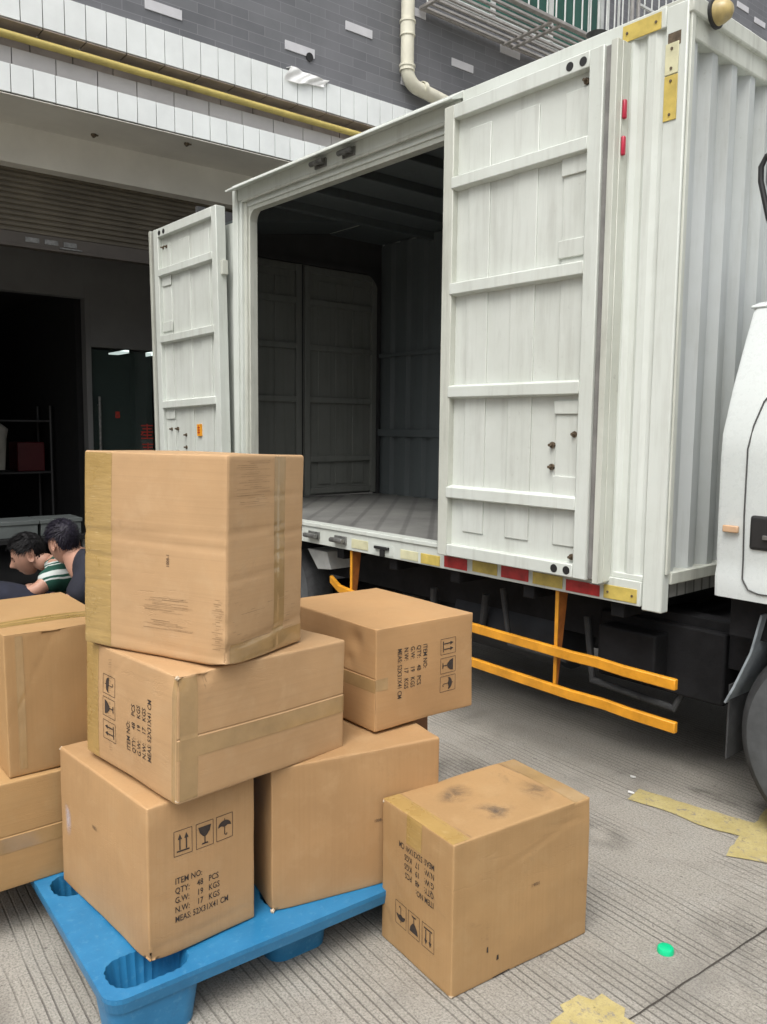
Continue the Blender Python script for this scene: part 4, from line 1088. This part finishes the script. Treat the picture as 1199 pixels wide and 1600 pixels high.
def icon(kind, x, y, w=.050, h=.066):
    out = frame(x, y, w, h); q = lambda u, v: (x+u*w, y+v*h)
    if kind == 'up':
        out.append(poly([q(.15, .14), q(.85, .14), q(.85, .20), q(.15, .20)]))
        for c in (.32, .68):
            out.append(poly([q(c-.035, .22), q(c+.035, .22), q(c+.035, .66), q(c-.035, .66)]))
            out.append(poly([q(c-.12, .64), q(c+.12, .64), q(c, .86)]))
    if kind == 'glass':
        out.append(poly([q(.12, .84), q(.88, .84), q(.80, .62), q(.62, .46), q(.5, .42), q(.38, .46), q(.20, .62)]))
        out.append(poly([q(.47, .18), q(.53, .18), q(.53, .44), q(.47, .44)])); out.append(poly([q(.30, .12), q(.70, .12), q(.66, .18), q(.34, .18)]))
    if kind == 'umb':
        arc = [q(.5+.40*cos(a), .52+.26*sin(a)) for a in [k*pi/12 for k in range(13)]]
        out.append(poly(arc+[q(.3, .56), q(.5, .5), q(.7, .56)][:3])); out.append(line(q(.5, .5), q(.5, .2), .0022)); out.append(line(q(.5, .2), q(.62, .16), .0022)); out.append(line(q(.62, .16), q(.64, .24), .0022))
        out.append(line(q(.5, .78), q(.5, .86), .002))
    return out
def marks(c, k, rot, W=.31, H=.41, sc=1.0):
    fw_, fh_ = c.face(k)[4:]
    ca, sa = {0: (1, 0), 90: (0, 1), 180: (-1, 0), 270: (0, -1)}[rot]
    def tf(items):
        out = []
        for pts, fs in items:
            out.append(([((x-W/2)*sc*ca-(y-H/2)*sc*sa+fw_/2, (x-W/2)*sc*sa+(y-H/2)*sc*ca+fh_/2) for x, y in pts], fs))
        return out
    for kd, x in (('up', .068), ('glass', .130), ('umb', .190)):
        c.flat2d(k, tf(icon(kd, x, .262)), M['ink'], 'handling_symbol')
    items = []
    rows = [('ITEM NO:', None, None), ('QTY:', '48', 'PCS'), ('G.W:', '19', 'KGS'), ('N.W:', '17', 'KGS'), ('MEAS: 52X31X41 CM', None, None)]
    for i, (t1, t2, t3) in enumerate(rows):
        y = .188-.0255*i
        for t, x in ((t1, .070), (t2, .132), (t3, .166)):
            if t:
                pts, fs = text2d(t, .0235, .78 if len(t) < 12 else .735); items.append(([(px+x, py+y) for px, py in pts], fs))
    c.flat2d(k, tf(items), M['ink'], 'printed_text')
def code(c, k, u, v, rot, size=.013):
    ca, sa = {0: (1, 0), 90: (0, 1), 180: (-1, 0), 270: (0, -1)}[rot]
    pts, fs = text2d('1008-1', size, .9)
    c.flat2d(k, [([(u+x*ca-y*sa, v+x*sa+y*ca) for x, y in pts], fs)], M['code_ink'], 'printed_code')
def scuff(c, k, u, v, w, h, n, mat, ang=0, seed=0):
    rs = random.Random(seed); it = []
    for i in range(n):
        vv = v+h*i/max(1, n-1)+rs.uniform(-.001, .001); l = w*rs.uniform(.3, 1); uu = u+rs.uniform(0, w-l)
        a = (uu, vv); b = (uu+l*cos(ang), vv+l*sin(ang)); it.append(line(a, b, rs.uniform(.0005, .0012)))
    c.flat2d(k, it, mat, 'scuff_marks', .0007)
M['scuff'] = simple('scuff_brown', (.29, .185, .095), .8, var=.4, nscale=40)

M['smudge'] = smudge_mat('dark_smudge', (.13, .105, .085), .75, 22)
M['smudge_pale'] = smudge_mat('pale_scuff', (.60, .56, .60), 1.5, 10)
# A free-standing carton on the ground, right
A = Carton((-1.3505, 1.4034, 0.001), 83.6, 0, 0, .498, .315, .41, 11, 'carton standing alone on the concrete to the right of the blue pallet, printing upside down', base=(.37, .222, .088), flute='z', dirt=.35,
           dents=((.45, 0, .40, .05, .004),), creases=(('R', .30, .33, .25, .15, .0015, .006), ('R', .40, .36, -.1, .1, .002, .005)))
marks(A, 'L', 180); code(A, 'R', .30, .225, 180)
A.patch([('T', .0, .055, .004, .311), ('L', .118, .185, .33, .409)], M['tape'])
A.patch([('T', .435, .494, .004, .311)], M['tape_clear'], 'tape')
scuff(A, 'T', .045, .03, .012, .26, 34, M['scuff'], 1.4, 3); scuff(A, 'T', .40, .03, .01, .26, 26, M['scuff'], 1.5, 4)
for (u0, u1, v0, v1) in ((.13, .28, .02, .14), (.10, .26, .16, .28), (.30, .45, .04, .19)):
    A.patch([('T', u0, u1, v0, v1)], M['smudge'], 'smudge', off=.0009)
A.flat2d('T', [line((.447, .03), (.428, .308), .0035), line((.062, .006), (.058, .308), .0018)], M['scuff'], 'flap_gap', .0012)
A.flat2d('R', [poly([(.115, .085), (.121, .083), (.120, .10), (.116, .098)]), poly([(.150, .05), (.158, .052), (.156, .066), (.151, .064)]), line((.14, .004), (.20, .006), .003)], M['ink'], 'puncture_mark')
# D lower-left carton on pallet
Dc = Carton((-1.755, .7831, .1535), 92.2, -.010, -.010, .300, .518, .389, 12, 'front carton on the pallet, upright printing facing the free carton', flute='z', dirt=.12,
            base=(.41, .245, .103), dents=((0, 0, 0, .04, .006), (0, 0, .389, .03, .004)), creases=(('R', .15, .035, .02, .2, .0015, .006),))
marks(Dc, 'R', 0, sc=.96); code(Dc, 'L', .215, .235, 0)
Dc.patch([('L', .02, .075, .13, .25)], M['smudge_pale'], 'pale_scuff', off=.0009)
# F carton at back right on pallet
Fc = Carton((-1.755, 1.130, .148), 76.5, 0, 0, .512, .31, .398, 13, 'carton on the pallet behind the gap, wide plain side with a small code', flute='z', dirt=.12, base=(.39, .228, .093),
            dents=((.30, 0, .398, .06, .006), (0, 0, 0, .03, .004)))
code(Fc, 'R', .30, .19, 0)
Kc = Carton((-2.03, 1.355, .148), 76.5, 0, 0, .508, .31, .398, 14, 'carton mostly hidden on the pallet, only its top corner showing under the box above', base=(.30, .15, .07))
# C second layer, rotated on its side
Cc = Carton((-1.7103, .8393, .556), 95.2, -.020, .004, .531, .454, .307, 15, 'middle carton of the front stack, lying on its side with sideways printing', flute='h', dirt=.18,
            base=(.435, .265, .118), seams=(('R', .155, .0016, 'v'),), dents=((0, 0, .307, .03, .010), (.075, 0, .30, .02, .010)), creases=(('L', .14, .23, .9, .2, .002, .006),))
marks(Cc, 'L', 90, sc=1.0)
Cc.patch([('L', .0, .075, .0, .307), ('T', .0, .03, .40, .454)], M['tape']); Cc.patch([('R', .006, .055, .0, .300), ('L', .454-.018, .4535, .002, .300)], M['tape_clear'])
Cc.patch([('R', .0, .530, .105, .152)], M['tape_clear'], off=.0008)
scuff(Cc, 'L', .13, .04, .02, .24, 40, M['scuff'], .2, 5); scuff(Cc, 'R', .07, .29, .03, .01, 5, M['scuff'], -1.4, 6)
# B top carton standing on end
Bc = Carton((-1.6806, .9559, .871), 111.9, -.030, .003, .3264, .4659, .505, 16, 'topmost carton standing on end on the front stack, highest box in the pile', flute='h', dirt=.18, r=.007,
            base=(.445, .275, .125), seams=(('R', .205, .0012, 'u'),), crease=.5,
            creases=(('L', .23, .285, -.03, .5, .003, .007), ('L', .2, .305, .03, .5, .0022, .006), ('R', .1, .32, .04, .14, .003, .007), ('R', .27, .305, .05, .12, .003, .006), ('R', .1, .21, .08, .12, .002, .006),
                     ('R', .16, .055, .1, .2, .0045, .008), ('R', .27, .255, .02, .1, .002, .006), ('L', .3, .025, -.05, .4, .002, .006), ('R', .15, .40, .02, .2, .002, .007), ('L', .06, .235, -.05, .1, .003, .006), ('L', .06, .17, .05, .1, .002, .006)),
            dents=((0, 0, .02, .035, .012), (0, 0, .10, .02, .003)))
Bc.patch([('L', .0, .098, .002, .500), ], M['tape']); Bc.patch([('R', .186, .236, .004, .500)], M['tape_clear']); Bc.patch([('R', .02, .3264, .004, .05)], M['tape_clear'])
code(Bc, 'L', .295, .225, 90)
scuff(Bc, 'L', .21, .112, .16, .035, 12, M['scuff'], .02, 7); scuff(Bc, 'L', .21, .07, .16, .02, 6, M['scuff'], .01, 8); scuff(Bc, 'L', .425, .04, .035, .12, 24, M['scuff'], -.02, 9)
scuff(Bc, 'R', .03, .38, .14, .11, 22, M['scuff'], .01, 10); scuff(Bc, 'R', .02, .05, .28, .10, 14, M['scuff'], .02, 12)
# E second layer, right
Ec = Carton((-1.7603, 1.4907, .5585), 87.8, -.004, -.006, .394, .5045, .305, 17, 'upper right carton lying on its side, printing sideways, nearest the orange guard rails', flute='h', dirt=.06,
            base=(.41, .236, .095), dents=((0, .10, .25, .03, .010), (0, .13, .19, .02, .006)), seams=(('L', .155, .001, 'v'),))
marks(Ec, 'R', 270, sc=.97); Ec.patch([('L', .0, .503, .115, .153), ('R', .001, .045, .12, .155)], M['tape_clear'])
# G left stack
G2 = Carton((-2.325, .355, .148), 88.5, 0, 0, .52, .41, .307, 18, 'lower carton at the left edge, seam along its long side, overhanging the pallet', flute='h', dirt=.12, seams=(('R', .155, .0016, 'v'),), base=(.39, .235, .09))
G2.patch([('R', .001, .519, .108, .152)], M['tape_clear'])
G1 = Carton((-2.335, .645, .458), 88.0, .006, 0, .312, .50, .407, 19, 'upper carton of the left stack, in front of the crouching people', flute='z', dirt=.12, base=(.38, .225, .088),
            dents=((.13, 0, .40, .04, .006),), creases=(('R', .09, .31, 2.0, .1, .002, .005),), seams=(('T', .13, .001, 'v'),))
G1.patch([('T', .001, .31, .09, .16)], M['tape']); G1.patch([('R', .03, .05, .02, .4)], M['tape_clear'])
G3 = Carton((-2.90, .26, .42), 88.0, 0, 0, .52, .31, .41, 20, 'carton behind the left stack, only its top edge showing at the picture edge', base=(.44, .29, .13))
G4 = Carton((-2.90, .26, .001), 88.0, 0, 0, .52, .41, .41, 21, 'carton on the ground at the very bottom behind the left stack', base=(.40, .25, .10))

# torn pale paper at battered corners
M['torn'] = simple('torn_paper', (.52, .42, .30), .9, var=.25, nscale=60)
def torn(c, p, r, seed):
    rs = random.Random(seed); bm = bmesh.new(); bmesh.ops.create_icosphere(bm, subdivisions=2, radius=r)
    mb = MB(); mb.add([(p[0]+v.co.x*rs.uniform(.5, 1.5), p[1]+v.co.y*rs.uniform(.5, 1.5), p[2]+v.co.z*rs.uniform(.4, 1.3)) for v in bm.verts], [tuple(v.index for v in f.verts) for f in bm.faces]); bm.free()
    mb.build('torn_corner', M['torn'], c.root)
torn(Cc, (.004, .004, .006), .0065, 1); torn(Fc, (.003, .003, .005), .006, 2); torn(A, (.003, .311, .402), .005, 3); torn(A, (.004, .004, .005), .005, 4); torn(Dc, (.003, .515, .385), .006, 5); torn(Cc, (.004, .006, .302), .005, 6)
# ------------------------------------------------------------------ small ground things
cp = MB(); cp.lathe([(0, .012), (.010, .0125), (.0165, .011), (.018, .008), (.0185, 0)], (0, 0, 0), 2, 24)
cp = cp.build('bottle_cap', M['capgreen'], None, smooth=True); cp.location = (-1.104, 2.0, .0); cp.scale = (1.25, 1.25, 1.2)
tag(cp, 'bright green plastic bottle cap lying on the concrete', 'bottle cap')
for i, (x, y, s_, lb) in enumerate(((-1.80, 2.93, .012, 'scrap of white litter on the concrete under the truck side'), (-1.725, 2.795, .014, 'white scrap at the end of the yellow road marking'))):
    mb = MB(); pts = [(s_*(1+.3*sin(7*k+i))*cos(k*pi/4), .6*s_*(1+.3*cos(5*k))*sin(k*pi/4)) for k in range(8)]
    mb.prism(pts, 2, .005, .009); o = mb.build('litter_scrap', M['litter']); o.location = (x, y, 0); tag(o, lb, 'litter')

# ------------------------------------------------------------------ people
def skinned(name, joints, bones, mat, parent, subs=2):
    me = bpy.data.meshes.new(name); me.from_pydata([j[0] for j in joints], bones, [])
    o = bpy.data.objects.new(name, me); COL.objects.link(o)
    md = o.modifiers.new('skin', 'SKIN'); md.use_smooth_shade = True
    lay = me.skin_vertices[0].data
    for i, j in enumerate(joints):
        r = j[1]; lay[i].radius = (r, r) if not isinstance(r, tuple) else r
    lay[0].use_root = True
    sb = o.modifiers.new('sub', 'SUBSURF'); sb.levels = subs; sb.render_levels = subs
    me.materials.append(mat)
    dg = bpy.context.evaluated_depsgraph_get(); dg.update()
    m2 = bpy.data.meshes.new_from_object(o.evaluated_get(dg)); bpy.data.objects.remove(o)
    m2.name = name; m2.polygons.foreach_set('use_smooth', [True]*len(m2.polygons))
    o = bpy.data.objects.new(name, m2); COL.objects.link(o); o.parent = parent
    m2.materials.clear(); m2.materials.append(mat)
    return o
def head_vertices(s=1.0, n=64, m_=44):
    """head local: +x face forward, +z up, y left; origin at head centre; height .235"""
    vs = []
    for j in range(m_+1):
        th = pi*j/m_
        for i in range(n):
            ph = 2*pi*i/n
            d = Vector((sin(th)*cos(ph), sin(th)*sin(ph), cos(th)))
            x, y, z = d.x*.098, d.y*.076, d.z*.117
            if z < 0:   # narrow to jaw, push chin forward
                t = -z/.117; y *= 1-.34*t**1.6; x = x*(1-.16*t) + .022*t
                if d.x < 0: x += .035*t*(-d.x)
            else: x -= .008*(z/.117)
            f = max(0, d.x)
            def G(yc, zc, sy, sz): return math.exp(-((y-yc)/sy)**2-((z-zc)/sz)**2) if f > .2 else 0
            x += .026*G(0, -.028, .011, .018) + .012*G(0, -.008, .009, .022)      # nose
            x -= .010*(G(.032, .004, .014, .010)+G(-.032, .004, .014, .010))      # eye sockets
            x += .006*(G(.03, .024, .022, .007)+G(-.03, .024, .022, .007))        # brow
            x += .007*G(0, -.060, .022, .0045) + .008*G(0, -.071, .020, .0055) - .006*G(0, -.0655, .024, .003)  # lips
            x += .008*G(0, -.100, .02, .014)                                      # chin
            y += .0
            vs.append(Vector((x, y, z))*s)
    return vs
def person_head(parent, loc, facing, tilt, hairmat, seed, roll=0.0, spike=.012, skin='skin'):
    n, m_ = 64, 44
    hd = empty('head_anchor', (0, 0, 0)); bpy.data.objects.remove(hd)
    rot = Matrix.Rotation(facing, 4, 'Z') @ Matrix.Rotation(tilt, 4, 'Y') @ Matrix.Rotation(roll, 4, 'X')
    mt = Matrix.Translation(loc) @ rot
    vs = head_vertices(); mb = MB()
    mb.add(vs, [(j*n+i, j*n+(i+1) % n, (j+1)*n+(i+1) % n, (j+1)*n+i) for j in range(m_) for i in range(n)])
    # ears
    for sg in (-1, 1):
        e = []
        for j in range(9):
            t = j/8; 
            for i in range(16):
                a = 2*pi*i/16; rr = sin(pi*(t*.5+.5))*1.0 if False else (1-t)
                r_ = 1.0 if j < 5 else .62
                ex = -.012+.018*cos(a)*(1-.25*sin(a))*(1.0 if j < 6 else .55)*(.55+.45*sin(pi*min(1, (j+1)/6)/2)); ez = -.012+.032*sin(a)*(1.0 if j < 6 else .6)*(.6+.4*sin(pi*min(1, (j+1)/6)/2))
                ey = sg*(.060+[0, .006, .012, .017, .0205, .021, .017, .011, .009][j])
                e.append((ex-.004*j*.5, ey, ez))
        mb.add(e, [(j*16+i, j*16+(i+1) % 16, (j+1)*16+(i+1) % 16, (j+1)*16+i) for j in range(8) for i in range(16)] + [tuple(8*16+i for i in range(16))])
    h = mb.build('head', M[skin], parent, smooth=True); h.matrix_local = mt
    # eyes (closed / looking down: dark lash lines) and brows
    mb = MB()
    for sg in (-1, 1):
        mb.tube([(.0855, sg*.017, .000), (.0865, sg*.030, -.004), (.0775, sg*.044, -.001)], .0022, 6)
        mb.tube([(.093, sg*.014, .022), (.0905, sg*.030, .027), (.079, sg*.046, .022)], .0030, 6)
    br = mb.build('brow_and_lash', M['hair'], h)
    # hair: shell + locks
    rs = np.random.RandomState(seed); mb = MB(); hv = []
    for k, v in enumerate(vs):
        d = v.normalized(); 
        j = k//n
        hv.append(v*1.03+d*(.004+.014*max(0, min(1, (v.z-.0)/.06)))+d*(.003*sin(17*d.x+3)*sin(19*d.y)+.002*sin(31*d.z+20*d.y)))
    def keep(v):   # short back and sides: forehead line, clear of the ears, down to the nape
        if v.x > .035: return v.z > .066+.25*(v.x-.06)
        if v.x > -.048 and abs(v.y) > .035: return v.z > .022+.3*max(0, v.x)
        return v.z > -.052
    fs = []
    for j in range(m_):
        for i in range(n):
            q = (j*n+i, j*n+(i+1) % n, (j+1)*n+(i+1) % n, (j+1)*n+i)
            c = sum((vs[a] for a in q), Vector())/4
            if keep(c): fs.append(q)
    mb.add(hv, fs)
    # locks
    for t in range(900):
        while True:
            d = Vector(rs.normal(size=3)).normalized()
            v = Vector((d.x*.098, d.y*.076, d.z*.117))
            if keep(v): break
        top = max(0, min(1, v.z/.06)); fl = Vector((.9*top+.02, .15*d.y, -1+top*.75)); fl = fl-d*fl.dot(d)
        fl = fl + Vector(rs.normal(size=3))*.16; fl = fl-d*fl.dot(d)*.9
        fl.normalize(); l_ = (.018+(.030 if v.x < .03 else .012)*top)*rs.uniform(.7, 1.2); sd_ = d.cross(fl).normalized()*rs.uniform(.0012, .0024)
        p1 = v*1.03+d*(.003+.013*top); p2 = p1+fl*l_*.55+d*(.001+spike*top*rs.rand()); p3 = p1+fl*l_-d*(.002*(1-top))+d*spike*.5*top*rs.rand()
        mb.add([p1-sd_, p1+sd_, p2-sd_*.8, p2+sd_*.8, p3], [(0, 1, 3, 2), (2, 3, 4)])
    hr = mb.build('hair', hairmat, h, smooth=False)
    for p in hr.data.polygons: p.use_smooth = True
    return h
# camera-aligned directions on the ground
lf = -R0; aw = fh          # image-left, away from camera
def W(base, l, a, z): v = Vector(base)+lf*l+aw*a; return (v.x, v.y, z)

def stripe_mat():
    m = NM('green_white_striped_knit'); v = m.coords((1, 1, 1), (0, radians(32), radians(30)))
    x, y, z = m.sep(v)
    f = m.math('FRACT', m.math('DIVIDE', m.math('ADD', z, m.math('MULTIPLY', m.noise(m.coords(), 9, 3), .02)), .105))
    c = m.ramp(f, [(0, (.006, .060, .040)), (.34, (.006, .060, .040)), (.36, (.50, .54, .52)), (.43, (.50, .54, .52)), (.45, (.006, .060, .040)), (.56, (.006, .060, .040)), (.58, (.48, .52, .50)), (.86, (.48, .52, .50)), (.88, (.006, .060, .040))])
    c.node.color_ramp.interpolation = 'CONSTANT'
    return m.out(c, .85, m.bump(m.noise(m.coords(), 40, 4), .3, .004))
M['polo'] = stripe_mat()

# person 1: profile to the left, striped polo, squatting
b1 = Vector((-5.0, 1.62, 0))
P1 = empty('person', b1, 0, 'person crouching in a green and white striped polo, head bent down in profile', 'person')
def rel(p, b): return (p[0]-b.x, p[1]-b.y, p[2])
def J(b, l, a, z): v = lf*l+aw*a; return (v.x, v.y, z)
HC1 = Vector(rel((-5.084, 1.563, .655), b1))
hl, ha = HC1.dot(lf), HC1.dot(aw)
# skin body: pelvis, spine, neck, arms, legs (under clothes)
jt = [(J(b1, -.30, .10, .24), (.13, .13)), (J(b1, -.26, .10, .36), (.12, .12)), (J(b1, -.17, .08, .48), (.13, .12)), (J(b1, -.09, .05, .585), (.075, .075)), (J(b1, hl-.055, .02, .625), (.052, .052)), (J(b1, hl-.01, ha, .655), (.055, .055)),
      (J(b1, -.10, -.13, .545), (.052, .052)), (J(b1, -.03, -.20, .475), (.040, .040)), (J(b1, .14, -.17, .468), (.034, .034)), (J(b1, .25, -.15, .495), (.026, .026)),
      (J(b1, -.10, .22, .545), (.052, .052)), (J(b1, -.02, .26, .42), (.040, .040)), (J(b1, .20, .16, .42), (.030, .030)),
      (J(b1, -.25, -.02, .20), (.085, .085)), (J(b1, .20, -.25, .47), (.07, .07)), (J(b1, .10, -.10, .08), (.045, .045)), (J(b1, .16, -.03, .04), (.04, .035)),
      (J(b1, -.25, .20, .20), (.085, .085)), (J(b1, .10, .26, .40), (.06, .06)), (J(b1, -.02, .24, .08), (.045, .045)), (J(b1, .12, .24, .04), (.04, .035))]
bn1 = [(0, 1), (1, 2), (2, 3), (3, 4), (4, 5), (3, 6), (6, 7), (7, 8), (8, 9), (3, 10), (10, 11), (11, 12), (0, 13), (13, 14), (14, 15), (15, 16), (0, 17), (17, 18), (18, 19), (19, 20)]
skinned('body', jt, bn1, M['skin'], P1)
# polo: torso + short sleeves
jt2 = [(J(b1, -.30, .10, .26), (.165, .16)), (J(b1, -.24, .09, .40), (.16, .15)), (J(b1, -.17, .06, .50), (.15, .135)), (J(b1, -.105, .045, .575), (.10, .09)), (J(b1, -.075, .035, .605), (.066, .066)),
       (J(b1, -.105, -.12, .545), (.078, .078)), (J(b1, -.055, -.175, .498), (.068, .066)), (J(b1, -.10, .20, .545), (.078, .078)), (J(b1, -.05, .25, .46), (.066, .066))]
skinned('polo_shirt', jt2, [(0, 1), (1, 2), (2, 3), (3, 4), (3, 5), (5, 6), (3, 7), (7, 8)], M['polo'], P1)
jt3 = [(J(b1, -.28, .10, .24), (.17, .17)), (J(b1, -.22, -.03, .24), (.11, .11)), (J(b1, .03, -.20, .42), (.10, .10)), (J(b1, .27, -.27, .495), (.098, .098)), (J(b1, .20, -.22, .30), (.08, .08)), (J(b1, .10, -.10, .12), (.065, .065)),
       (J(b1, -.22, .20, .24), (.11, .11)), (J(b1, .10, .26, .42), (.09, .09)), (J(b1, .0, .25, .12), (.065, .065))]
skinned('trousers', jt3, [(0, 1), (1, 2), (2, 3), (3, 4), (4, 5), (0, 6), (6, 7), (7, 8)], M['navy'], P1)
for a_ in (-.03, .24):
    mb = MB()
    c = Vector(J(b1, .10, a_, .04)); mb.tube([c-lf*.14, c-lf*.10, c, c+lf*.10, c+lf*.15], [.03, .045, .045, .04, .02], 14); o = mb.build('shoe', M['black'], P1, smooth=True)
# hand reaching left
def hand(b, l, a, z, parent, ang=0.0):
    base = Vector(J(b, l, a, z)); d1 = (lf*cos(ang)+aw*sin(ang)); up_ = Vector((0, 0, 1)); sd_ = d1.cross(up_)
    pts = [(tuple(base), (.024, .016)), (tuple(base+d1*.05), (.036, .014)), (tuple(base+d1*.08), (.036, .012))]
    o = skinned('hand', pts, [(0, 1), (1, 2)], M['skin'], parent, 1)
    for k in range(4):
        p0 = base+d1*.075+sd_*(.027-.018*k); l_ = (.062, .074, .070, .055)[k]
        p1 = p0+d1*l_*.45+up_*-.004; p2 = p1+d1*l_*.3-up_*.014; p3 = p2+d1*l_*.2-up_*.016
        skinned('finger', [(tuple(p0), .009), (tuple(p1), .0085), (tuple(p2), .008), (tuple(p3), .007)], [(0, 1), (1, 2), (2, 3)], M['skin'], o, 1)
    p0 = base+d1*.025+sd_*.028; p1 = p0+d1*.03+sd_*.016-up_*.01; p2 = p1+d1*.03-up_*.012
    skinned('thumb', [(tuple(p0), .011), (tuple(p1), .0095), (tuple(p2), .008)], [(0, 1), (1, 2)], M['skin'], o, 1)
hand(b1, .25, -.15, .49, P1); hand(b1, .20, .16, .42, P1)
fa = math.atan2(lf.y, lf.x)
person_head(P1, HC1, fa+radians(12), radians(24), M['hair'], 3, spike=.007)
# collar
mb = MB()
cn = Vector(J(b1, -.068, .034, .612)); ax_ = (lf*.55+Vector((0, 0, .8))).normalized()
q_ = ax_.to_track_quat('Z', 'Y').to_matrix()
prof = [(.062, -.012), (.074, -.02), (.078, .0), (.070, .030), (.064, .034), (.060, .01)]
nn_ = 28
for r_, h_ in prof:
    for k in range(nn_):
        a = 2*pi*k/nn_; mb.v.append(tuple(cn+q_ @ Vector((r_*cos(a), r_*sin(a), h_))))
for i in range(len(prof)-1):
    for k in range(nn_): mb.f.append((i*nn_+k, i*nn_+(k+1) % nn_, (i+1)*nn_+(k+1) % nn_, (i+1)*nn_+k)); mb.m.append(0)
mb.build('collar', M['polo'], P1, smooth=True)

# person 2: nearer, seen from behind/side, dark shirt, purple-black hair
b2 = Vector((-4.70, 1.74, 0))
P2 = empty('person', b2, 0, 'person crouching in a plain dark shirt, purplish black hair, face turned away', 'person')
HC2 = Vector(rel((-4.752, 1.655, .758), b2)); hl, ha = HC2.dot(lf), HC2.dot(aw)
jt = [(J(b2, -.20, .0, .22), (.13, .13)), (J(b2, -.16, .0, .40), (.12, .12)), (J(b2, -.10, .0, .55), (.13, .12)), (J(b2, -.03, .0, .66), (.07, .07)), (J(b2, hl-.035, ha, .70), (.055, .055)), (J(b2, hl, ha, .75), (.055, .055)),
      (J(b2, -.10, -.20, .58), (.055, .055)), (J(b2, .02, -.26, .40), (.04, .04)), (J(b2, .20, -.12, .36), (.032, .032)),
      (J(b2, -.02, .18, .60), (.055, .055)), (J(b2, .10, .22, .42), (.04, .04)), (J(b2, .26, .1, .40), (.032, .032)),
      (J(b2, -.16, -.10, .20), (.09, .09)), (J(b2, .14, -.12, .36), (.065, .065)), (J(b2, .02, -.10, .07), (.045, .045)), (J(b2, .15, -.1, .04), (.04, .035)),
      (J(b2, -.16, .12, .20), (.09, .09)), (J(b2, .16, .14, .36), (.065, .065)), (J(b2, .03, .12, .07), (.045, .045)), (J(b2, .16, .12, .04), (.04, .035))]
bn2 = [(0, 1), (1, 2), (2, 3), (3, 4), (4, 5), (3, 6), (6, 7), (7, 8), (3, 9), (9, 10), (10, 11), (0, 12), (12, 13), (13, 14), (14, 15), (0, 16), (16, 17), (17, 18), (18, 19)]
skinned('body', jt, bn2, M['skin'], P2)
jt2 = [(J(b2, -.20, .0, .24), (.17, .17)), (J(b2, -.17, .0, .40), (.16, .16)), (J(b2, -.12, .0, .54), (.155, .15)), (J(b2, -.075, .0, .645), (.115, .105)), (J(b2, hl-.055, ha, .695), (.072, .072)),
       (J(b2, -.12, -.17, .60), (.095, .095)), (J(b2, -.03, -.24, .46), (.07, .07)), (J(b2, -.05, .17, .60), (.085, .085)), (J(b2, .05, .22, .48), (.07, .07))]
skinned('shirt', jt2, [(0, 1), (1, 2), (2, 3), (3, 4), (3, 5), (5, 6), (3, 7), (7, 8)], M['dark_shirt'], P2)
jt3 = [(J(b2, -.20, .0, .20), (.17, .16)), (J(b2, -.12, -.10, .22), (.11, .11)), (J(b2, .14, -.12, .38), (.088, .088)), (J(b2, .03, -.10, .12), (.062, .062)), (J(b2, -.12, .12, .22), (.11, .11)), (J(b2, .16, .14, .38), (.088, .088)), (J(b2, .04, .12, .12), (.062, .062))]
skinned('trousers', jt3, [(0, 1), (1, 2), (2, 3), (0, 4), (4, 5), (5, 6)], M['navy'], P2)
for a_ in (-.10, .12):
    mb = MB(); c = Vector(J(b2, .12, a_, .04)); mb.tube([c-lf*.14, c-lf*.10, c, c+lf*.10, c+lf*.15], [.03, .045, .045, .04, .02], 14); mb.build('shoe', M['black'], P2, smooth=True)
hand(b2, .20, -.12, .36, P2); hand(b2, .26, .1, .40, P2)
person_head(P2, HC2, fa-radians(38), radians(18), M['hair_purple'], 5, spike=.009)
